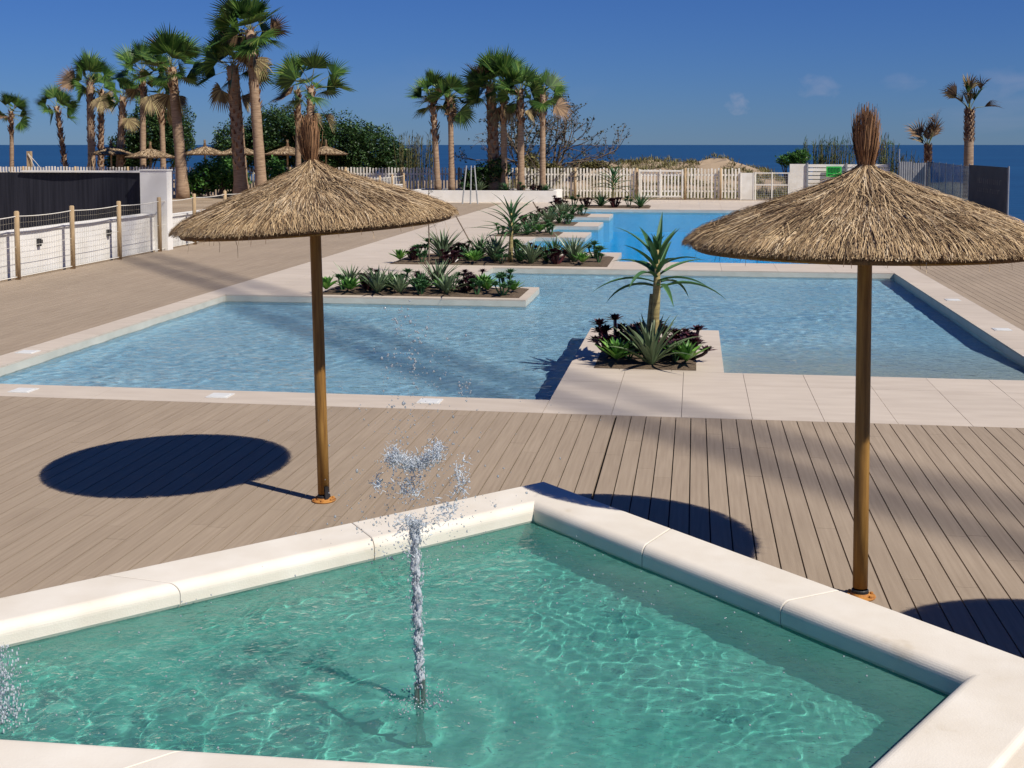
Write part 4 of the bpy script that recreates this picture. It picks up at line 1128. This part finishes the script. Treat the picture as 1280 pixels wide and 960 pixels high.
def palm(x_base, y_base, Y, top, crown_px, r0, label, seed, fr=24, size=.85, pet=1.0, dry=5, boots=.35, els=(-18, 82), leafm='frond', wind=0., thick_top=1., n_leaf=26, zb=0., droop=.8):
    "x_base: photo column of the trunk foot, top: (x, y) photo pixel of the crown centre, Y: distance"
    rr = random.Random(seed)
    base = atY(x_base, 240, Y); tp = atY(top[0], top[1], Y)
    t = thing('fan_palm', label, 'palm tree', (base.x, Y, zb), 0, 'fan palms at the far end')
    lx = tp.x-base.x; h = tp.z-zb
    pts = []; rad = []
    for k in range(15):
        u = k/14; pts.append((lx*(u**1.2), .1*sin(u*2+seed), h*u)); rad.append(r0*(1.25-.25*min(1, u*6))*(1-.22*u)*(1+.03*sin(k*2.1)))
    mb = MB(); mb.tube(pts, rad, 12); mb.build('trunk', M['trunk'], t, smooth=True)
    # old leaf bases
    bb = MB(); nb = int(120*boots*h/6)
    for k in range(nb):
        u = 1-boots*(1-k/nb)*1.0; a = k*2.399; zc = h*u; px = lx*(u**1.2); rt = r0*.95*thick_top*(1-.15*(u))
        p = Vector((px+rt*.75*cos(a), rt*.75*sin(a), zc)); d = Vector((cos(a)*.75, sin(a)*.75, .8)).normalized(); sd = Vector((-sin(a), cos(a), 0)); L = rr.uniform(.16, .3); w_ = .09
        bb.quad(p-sd*w_-Vector((0, 0, .08)), p+sd*w_-Vector((0, 0, .08)), p+d*L+sd*w_*.35, p+d*L-sd*w_*.35); bb.quad(p+d*L-sd*w_*.35, p+d*L+sd*w_*.35, p+d*L*.4+sd*w_*.5-Vector((0, 0, .13)), p+d*L*.4-sd*w_*.5-Vector((0, 0, .13)))
    if nb: bb.build('leaf_bases', M['boots'], t)
    cr = MB(); topv = Vector((lx, 0, h)); fr = int(fr*.64); dry = int(dry*.25)
    for k in range(fr):
        u = k/fr; az = k*2.399+rr.uniform(-.35, .35); el = radians(els[0]+(els[1]-els[0])*u+rr.uniform(-10, 10))
        dryf = 1 if (k < dry) else 0
        if dryf: el = radians(rr.uniform(-75, -40))
        dr_ = droop*(1.15-u*.8) * (1.3 if dryf else 1)
        a2 = az
        if wind: 
            v = Vector((cos(az)+wind, sin(az)*.8)); a2 = atan2(v.y, v.x)
        fan(cr, topv+Vector((0, 0, -.35+.4*u)), a2, el, pet*rr.uniform(.8, 1.15)*(1-.25*u), size*rr.uniform(.85, 1.12), rr, 1 if dryf else (2 if leafm == 'frond_brown' or rr.random() < .05 else 0), n_leaf, droop=dr_*.75, fold=rr.uniform(.1, .75))
    cr.build('crown', [M['frond'], M['frond_dry'], M['frond_brown'], M['petiole']], t)
    return t
W_ = .0
# beyond the picket fence, left group
palm(14, 0, 76, (14, 139), 0, .15, 'leftmost fan palm standing over the black screen', 1, 18, .8, .8, 3, .3)
palm(84, 0, 76, (71, 133), 0, .15, 'small fan palm with a leaning dark trunk, second from the left', 2, 17, .8, .85, 2, .75)
palm(116, 0, 72, (113, 100), 0, .24, 'twin-trunk-like fan palm with rough trunk right of the leaning small one', 3, 26, .95, 1.0, 5, .6)
palm(126, 0, 74, (126, 112), 0, .19, 'brown-trunked fan palm half hidden behind the rough-trunked palm', 31, 14, .8, .8, 4, .9)
palm(150, 0, 70, (154, 121), 0, .22, 'shorter fan palm with lime fronds and a dark shaggy trunk', 4, 18, .9, .85, 4, .9)
palm(180, 0, 66, (178, 88), 0, .18, 'fan palm with yellowing fronds just left of the big leaning palm', 5, 26, .95, 1.0, 8, .2)
palm(205, 0, 68, (200, 118), 0, .17, 'slim fan palm partly hidden behind the big leaning palm trunk', 6, 18, .85, .8, 5, .3)
palm(228, 0, 59.5, (214, 84), 0, .29, 'big leaning fan palm with a broad crown beside the white pillar', 7, 34, 1.0, 1.15, 8, .2, zb=0)
palm(301, 0, 59.6, (291, 82), 0, .36, 'stout fan palm with a rough patterned trunk left of the tallest palm', 8, 34, 1.05, 1.1, 10, .78, thick_top=1.0)
palm(327, 0, 58.8, (313, 38), 0, .28, 'tallest fan palm whose crown touches the top of the photo', 9, 38, 1.05, 1.1, 10, .45)
palm(386, 0, 60.0, (389, 108), 0, .20, 'fan palm with wide spreading fronds right behind the left parasol tuft', 10, 22, 1.0, 1.35, 5, .3)
palm(372, 0, 63.5, (372, 112), 0, .17, 'slender fan palm close on the left of the parasol tuft', 32, 14, .85, 1.2, 4, .3)
# centre group in the white planting box
palm(548, 0, 59.4, (540, 118), 0, .15, 'left of the pair of slender palms over the white planting box', 11, 20, .75, .72, 3, .5, zb=.45)
palm(565, 0, 59.2, (562, 122), 0, .15, 'right of the pair of slender palms over the white planting box', 12, 20, .75, .70, 2, .25, zb=.45)
palm(618, 0, 60.1, (613, 105), 0, .30, 'stout palm with a dense upright crown and one dead yellow frond', 13, 34, .95, .85, 7, .85, zb=.45, els=(-10, 88))
palm(630, 0, 59.8, (629, 100), 0, .17, 'thin-trunked palm pressed against the stout central palm', 33, 22, .9, .8, 4, .4, zb=.45, els=(0, 88))
palm(651, 0, 59.0, (651, 112), 0, .17, 'slender palm between the stout palm and the rightmost box palm', 14, 24, .8, .7, 4, .35, zb=.45, els=(-25, 85))
palm(678, 0, 59.1, (679, 117), 0, .15, 'rightmost palm of the white planting box, against the bare tree', 15, 20, .75, .65, 3, .35, zb=.45, els=(-25, 85))
# ragged palms on the right
def ragged(x, Y, top, r0, fronds, label, seed, size=.75):
    rr = random.Random(seed); base = atY(x, 240, Y); tp = atY(top[0], top[1], Y); h = tp.z
    t = thing('ragged_palm', label, 'palm tree', (base.x, Y, 0), 0, 'wind-torn palms at the right')
    mb = MB(); mb.tube([((tp.x-base.x)*k/8, 0, h*k/8) for k in range(9)], [r0*(1-.02*k) for k in range(9)], 12); mb.build('trunk', M['trunk'], t, smooth=True)
    bb = MB()
    for k in range(110):
        u = .62+.38*k/110; a = k*2.399; rt = r0*.9; p = Vector(((tp.x-base.x)*u+rt*.8*cos(a), rt*.8*sin(a), h*u)); d = Vector((cos(a)*.5, sin(a)*.5, 1)).normalized(); sd = Vector((-sin(a), cos(a), 0))
        bb.quad(p-sd*.09, p+sd*.09, p+d*.26+sd*.03, p+d*.26-sd*.03)
    bb.build('leaf_bases', M['boots'], t)
    cr = MB()
    for (px, py, az_off, mi) in fronds:
        q = atY(px, py, Y) - Vector((base.x, Y, 0)); c0 = Vector((tp.x-base.x, 0, h)); v = q-c0
        L = v.length; az = atan2(.25*rr.uniform(-1, 1)*L, v.x); el = atan2(v.z, abs(v.x)+1e-6)
        fan(cr, c0, az, min(1.5, el+.12), L*.78, size*rr.uniform(.8, 1.1), rr, mi, 13, droop=rr.uniform(.9, 1.8), fold=rr.uniform(.3, .8), spread=48)
    cr.build('crown', [M['frond'], M['frond_dry'], M['frond_brown'], M['petiole']], t)
ragged(1210, 66, (1212, 138), .26, ((1207, 102, 0, 2), (1205, 108, 0, 1), (1190, 118, 0, 1), (1186, 112, 0, 2), (1232, 105, 0, 2), (1236, 132, 0, 2), (1208, 128, 0, 1), (1200, 126, 0, 2), (1214, 118, 0, 2), (1222, 122, 0, 0), (1205, 112, 0, 0), (1210, 106, 0, 1)), 'taller ragged palm with torn brown fronds above the dark banner', 41)
ragged(1160, 62, (1160, 184), .13, ((1150, 162, 0, 2), (1147, 168, 0, 2), (1155, 158, 0, 2), (1175, 148, 0, 2), (1172, 160, 0, 2), (1168, 168, 0, 2), (1152, 178, 0, 1), (1158, 172, 0, 2)), 'short wind-battered palm with dark fronds above the glass windbreak', 42, .8)

# ------------------------------------------------------------------ beach parasols behind the fence
bp0 = thing('beach_parasol', '', 'parasol', (0, 0, 0), 0, 'thatched parasols on the beach behind the fence')
mb = MB(); mb.lathe([(.05, 2.85), (.10, 2.62), (.28, 2.50), (.65, 2.36), (1.0, 2.24), (1.30, 2.14), (1.28, 2.09), (.6, 2.28), (.04, 2.45)], 28)
bt = mb.build('thatch_roof', M['straw_base'], bp0)
mb = MB(); rr = random.Random(9)
def pz2(r): return 2.62-.37*r if r > .28 else 2.62-.4*r
for k in range(2600):
    a = rr.uniform(0, 2*pi); r0 = sqrt(rr.random())*1.15; L = rr.uniform(.12, .3); pts = []
    for q in range(3):
        r_ = min(r0+L*q/2, 1.35); pts.append(Vector((r_*cos(a+.02*q), r_*sin(a+.02*q), pz2(r_)+.02+rr.uniform(0, .03))))
    ribbon(mb, pts, .022, Vector((-sin(a), cos(a), rr.gauss(0, .3))).normalized(), 0)
for k in range(60):
    a = rr.uniform(0, 2*pi); ribbon(mb, [Vector((.03*cos(a), .03*sin(a), 2.6)), Vector((.05*cos(a), .05*sin(a), 2.75)), Vector((.07*cos(a), .07*sin(a), 2.95+rr.uniform(-.05, .08)))], .02, Vector((-sin(a), cos(a), 0)), 0)
mb.build('straw_stalks', M['straw'], bt)
mb = MB(); mb.tube([(0, 0, -.1), (0, 0, 2.5)], .05, 8); mb.build('pole', M['post'], bp0)
bps = [(140, 69, 'leftmost beach parasol beyond the fence, under the rough-trunked palm'), (189, 64.5, 'lower beach parasol just left of the big leaning palm'), (257, 70, 'beach parasol between the big leaning palm and the stout palm'),
       (300, 72, 'beach parasol hidden mostly behind the two tall palm trunks'), (360, 70, 'beach parasol just left of the left parasol tuft'), (408, 73, 'beach parasol just right of the left parasol tuft')]
for i, (px, Y, lb) in enumerate(bps):
    p = atY(px, 240, Y); zz = -.12 if px == 189 else 0
    if i == 0: bp0.location = (p.x, Y, zz); bp0['label'] = lb
    else: dup(bp0, (p.x, Y, zz), (0, 0, i*1.1), lb)
o = thing('mooring_post', 'pale square post with slack ropes on the beach at left', 'post', (0, 0, 0))
a = atY(38, 240, 70); mb = MB(); mb.box(a.x-.13, a.x+.13, 69.9, 70.1, -.1, atY(38, 189, 70).z); mb.build('post', M['post'], o)
mb = MB(); t_ = atY(39, 192, 70); mb.tube([(a.x, 69.85, t_.z), tuple(atY(46, 204, 69.8)), tuple(atY(52, 212, 69.6))], .015, 4); mb.tube([(a.x, 69.85, t_.z), tuple(atY(42, 206, 69.8)), tuple(atY(44, 214, 69.6))], .015, 4); mb.build('rope', M['rope'], o)
o = thing('driftwood_frame', 'bundle of pale sticks tied upright below the leftmost beach parasol', 'sticks')
mb = MB()
for (x0, x1) in ((108, 113), (113, 112), (118, 113), (110, 117)):
    mb.tube([tuple(atY(x0, 214, 67.5)), tuple(atY(x1, 190, 67.5))], .03, 5)
mb.build('sticks', M['post'], o)

# ------------------------------------------------------------------ bushes, bare tree and reeds
def leafcloud(mb, c, rad, n_, size, rr, flat=.9, hollow=.35, lump=.35):
    for k in range(n_):
        while True:
            v = Vector((rr.uniform(-1, 1), rr.uniform(-1, 1), rr.uniform(-.9, 1)))
            if hollow < v.length < 1: break
        f_ = 1 + lump*noise.noise(Vector((v.x*2.2+c[0], v.y*2.2+c[1], v.z*2.2)))*1.6
        p = Vector((c[0]+v.x*rad[0]*f_, c[1]+v.y*rad[1]*f_, c[2]+v.z*rad[2]*f_))
        a = rr.uniform(0, 2*pi); e = rr.uniform(-.7, 1.0); d = Vector((cos(a)*cos(e), sin(a)*cos(e), sin(e))); s_ = d.cross(Vector((rr.gauss(0, .6), rr.gauss(0, .6), 1))).normalized()
        L = size*rr.uniform(.6, 1.3); i = len(mb.v)
        mb.v += [tuple(p-d*L/2), tuple(p+s_*L*.28), tuple(p+d*L/2), tuple(p-s_*L*.28)]; mb.f.append((i, i+1, i+2, i+3)); mb.m.append(0)
def bush(name, label, Y, blobs, size, mat, seed, n_scale=1, cat='bush', twigs=True, group=None):
    "blobs: (x, y, half width px, half height px) in photo pixels at distance Y"
    rr = random.Random(seed); cx_ = sum(b_[0] for b_ in blobs)/len(blobs); o0 = atY(cx_, 240, Y)
    t = thing(name, label, cat, (o0.x, Y, 0), 0, group)
    s = Y/F; lf = MB(); tw = MB()
    for (x, y, hw, hh) in blobs:
        c = atY(x, y, Y); R3 = (hw*s, min(hw, hh)*s*.9+.3, hh*s); cen = (c.x-o0.x, rr.uniform(-.3, .3), c.z)
        n_ = int(n_scale*60*(hw*s)*(hh*s)/(size*size)*1.9)+60
        leafcloud(lf, cen, R3, n_, size, rr)
        for q in range(5):
            e = (cen[0]+rr.uniform(-.7, .7)*R3[0], cen[1]+rr.uniform(-.6, .6)*R3[1], cen[2]+rr.uniform(-.2, .75)*R3[2])
            tw.tube([(cen[0]*.4, 0, -.1), (cen[0]*.7+e[0]*.3, e[1]*.4, e[2]*.5), e], [.06, .04, .012], 5)
    tw.build('branches', M['branch'], t); lf.build('foliage', M[mat], t); return t
bush('hedge_bush', 'dark dense bush behind the palms left of the big leaning one', 77, [(165, 190, 30, 26), (190, 165, 32, 40), (220, 170, 26, 40), (150, 205, 22, 16)], .16, 'bush', 1)
bush('glossy_bush', 'bright glossy bush at the foot of the big leaning palm', 60.8, [(255, 222, 18, 22), (278, 216, 22, 20), (296, 226, 16, 18), (240, 230, 12, 16)], .20, 'bush_bright', 2)
bush('glossy_bush', 'bright glossy bush at the foot of the tallest palm, on its right', 60.8, [(345, 215, 16, 18), (362, 225, 12, 14)], .20, 'bush_bright', 3)
bush('large_bush', 'large dark green bush spreading behind the left parasol tuft', 77, [(300, 185, 38, 32), (345, 165, 38, 34), (390, 170, 34, 34), (430, 180, 36, 34), (465, 190, 34, 32), (495, 202, 26, 22), (345, 200, 30, 20), (410, 205, 40, 18)], .17, 'bush', 4)
bush('box_bush', 'low dark bush between the slender palms in the planting box', 60.2, [(600, 222, 20, 17), (622, 212, 16, 16), (588, 228, 12, 12)], .16, 'bush', 5)
bush('yellow_scrub', 'low yellow-green scrub on the dune right of the bare tree', 74, [(728, 208, 16, 8), (748, 206, 14, 6)], .14, 'scrub', 6)
bush('box_scrub', 'brown dry scrub between the two right-hand box palms', 63.5, [(664, 208, 14, 18), (690, 214, 14, 12)], .15, 'scrub', 8)
bush('dune_scrub', 'green creeping scrub left of the plank fence', 66, [(985, 200, 14, 8), (1000, 196, 12, 10)], .14, 'bush_bright', 7)
# half-bare twiggy tree right of centre
def bare_tree(label, Y, seed):
    rr = random.Random(seed); o0 = atY(672, 240, Y); t = thing('bare_tree', label, 'tree', (o0.x, Y, 0)); br = MB(); lf = MB()
    def grow(p, d, L, r_, lev):
        pts = [p]; q = p
        for k in range(3):
            d = (d+Vector((rr.gauss(0, .16), rr.gauss(0, .16), rr.gauss(.02, .12)))).normalized(); q = q+d*L/3; pts.append(q)
        br.tube(pts, [r_, r_*.85, r_*.72, r_*.6], 4 if lev > 1 else 6, cap=False)
        if lev >= 4:
            for k in range(3):
                if rr.random() < .75:
                    pp = pts[rr.randrange(1, 4)]+Vector((rr.gauss(0, .08), rr.gauss(0, .08), rr.gauss(0, .08))); leafcloud(lf, pp, (.09, .09, .09), 2, .15, rr, hollow=0)
            return
        for k in range(3 if lev < 3 else 3):
            nd = (d+Vector((rr.gauss(0, .5), rr.gauss(0, .45), rr.gauss(.1, .38)))).normalized(); grow(pts[rr.randrange(1, 4)] if k else q, nd, L*rr.uniform(.62, .82), r_*.6, lev+1)
    for k in range(6):
        a = k*pi/3; grow(Vector((.6*cos(a), .3*sin(a), 0)), Vector((.34*cos(a)+.14, .3*sin(a), .95)).normalized(), 2.15, .09, 0)
    leafcloud(lf, (-.6, 0, 2.6), (1.6, 1.2, 2.4), 1500, .16, rr, hollow=.1)
    br.build('branches', M['branch'], t); lf.build('foliage', M['bush_grey'], t)
bare_tree('tall half-bare twiggy tree behind the planting box palms', 64.5, 17)
def reeds(label, Y, x0, x1, ytop, n_, seed, mat='bush_grey'):
    rr = random.Random(seed); o0 = atY((x0+x1)/2, 240, Y); t = thing('reed_clump', label, 'reeds', (o0.x, Y, 0), 0, 'reed clumps behind the fence'); st_ = MB(); lf = MB()
    for k in range(n_):
        px = rr.uniform(x0, x1); b_ = atY(px, 240, Y+rr.uniform(-.8, .8)); top = atY(px, ytop+abs(rr.gauss(0, 12)), Y).z; xx = b_.x-o0.x; yy = b_.y-Y; lean = rr.gauss(0, .12)
        st_.tube([(xx, yy, -.1), (xx+lean*.5, yy, top*.6), (xx+lean, yy, top)], [.02, .015, .006], 4, cap=False)
        for q in range(9):
            z = top*rr.uniform(.25, .95); sword(lf, (xx+lean*z/top, yy, z), rr.uniform(0, 6.28), rr.uniform(.5, 1.2), rr.uniform(.3, .55), .04, 1.2, segs=3, v=.1)
        if rr.random() < .35: sword(lf, (xx+lean, yy, top-.05), 0, 1.45, .3, .08, .1, segs=3)
    st_.build('stalks', M['scrub'], t); lf.build('blades', M[mat], t)
reeds('grey reed clump left of the pair of slender palms', 66, 498, 548, 166, 60, 1, 'bush_grey')
reeds('green reed clump behind the white plank fence', 68, 1002, 1068, 172, 100, 2, 'bush')
reeds('dark reed clump right of the right parasol tuft', 67, 1092, 1118, 172, 45, 3, 'bush')
reeds('low thin reeds over the grey metal sheets', 66, 1118, 1150, 186, 30, 4, 'bush_grey')
# dune grass
rr = random.Random(77); mb = MB()
for k in range(6500):
    x = rr.uniform(-12, 9); y = rr.uniform(72, 86)
    if noise.noise(Vector((x*.5, y*.4, 9))) < -.02: continue
    z = gh(x, y)
    for q in range(4): sword(mb, (x+rr.gauss(0, .12), y+rr.gauss(0, .12), z-.03), rr.uniform(0, 6.28), rr.uniform(.5, 1.4), rr.uniform(.18, .45), .05, .9, segs=2, v=.1)
for k in range(2600):
    x = rr.uniform(-13, 9); y = rr.uniform(62.9, 70)
    for q in range(3): sword(mb, (x+rr.gauss(0, .12), y+rr.gauss(0, .12), gh(x, y)-.03), rr.uniform(0, 6.28), rr.uniform(.6, 1.4), rr.uniform(.15, .5), .05, .9, segs=2, v=.1)
tag(mb.build('dune_grass', M['scrub']), 'dry grass and creeping scrub over the dunes', 'dune grass', kind='stuff')
# small white boards behind the fence
o = thing('white_cabinet', 'low white cabinet behind the slats right of the left parasol', 'cabinet')
mb = MB(); mb.box(-16.85, -15.5, 63.2, 64.0, .0, 1.15); mb.build('cabinet_body', M['white'], o); mb = MB(); mb.box(-16.9, -15.45, 63.15, 64.05, 1.15, 1.2); mb.build('cabinet_top', M['white'], o)

# ------------------------------------------------------------------ assumed crane, unseen behind the camera, shaped to cast the long soft double shadow
cr = thing('assumed_crane', 'assumed unseen tower crane casting the long soft double shadow over decks and pool', 'crane')
HJ = 56.0; off = Vector((.756*HJ, -.431*HJ)); A0 = Vector((-1.557, 13.335)); dj = Vector((.627, -.779)); nj = Vector((.779, .627))
s0, s1 = A0+dj*(-26)+off, A0+dj*46+off
mb = MB(); a = Vector((*s0, HJ)); b_ = Vector((*s1, HJ)); n3 = Vector((*nj, 0))*.74
mb.tube([a, b_], .14, 6); mb.tube([a+n3, b_+n3], .115, 6); tp = n3*.5+Vector((0, 0, .9)); mb.tube([a+tp, b_+tp], .05, 5)
nn = 40
for k in range(nn):
    p = a.lerp(b_, k/nn); q = a.lerp(b_, (k+.5)/nn); r2 = a.lerp(b_, (k+1)/nn)
    for (u, v) in ((p, q+tp), (q+tp, r2), (p+n3, q+tp), (p, p+n3)): mb.tube([u, v], .02, 4, cap=False)
mb.build('jib', M['crane'], cr)
mb = MB(); m0 = Vector((*s1, 0)); 
for (dx, dy) in ((-.8, -.8), (.8, -.8), (.8, .8), (-.8, .8)): mb.tube([m0+Vector((dx, dy, -.1)), m0+Vector((dx, dy, HJ+4))], .12, 5)
for k in range(36):
    z = k*1.6; c4 = [(-.8, -.8), (.8, -.8), (.8, .8), (-.8, .8)]
    for j in range(4): u, v = c4[j], c4[(j+1) % 4]; mb.tube([m0+Vector((u[0], u[1], z)), m0+Vector((v[0], v[1], z+1.6))], .05, 4, cap=False)
mb.build('mast', M['crane'], cr)
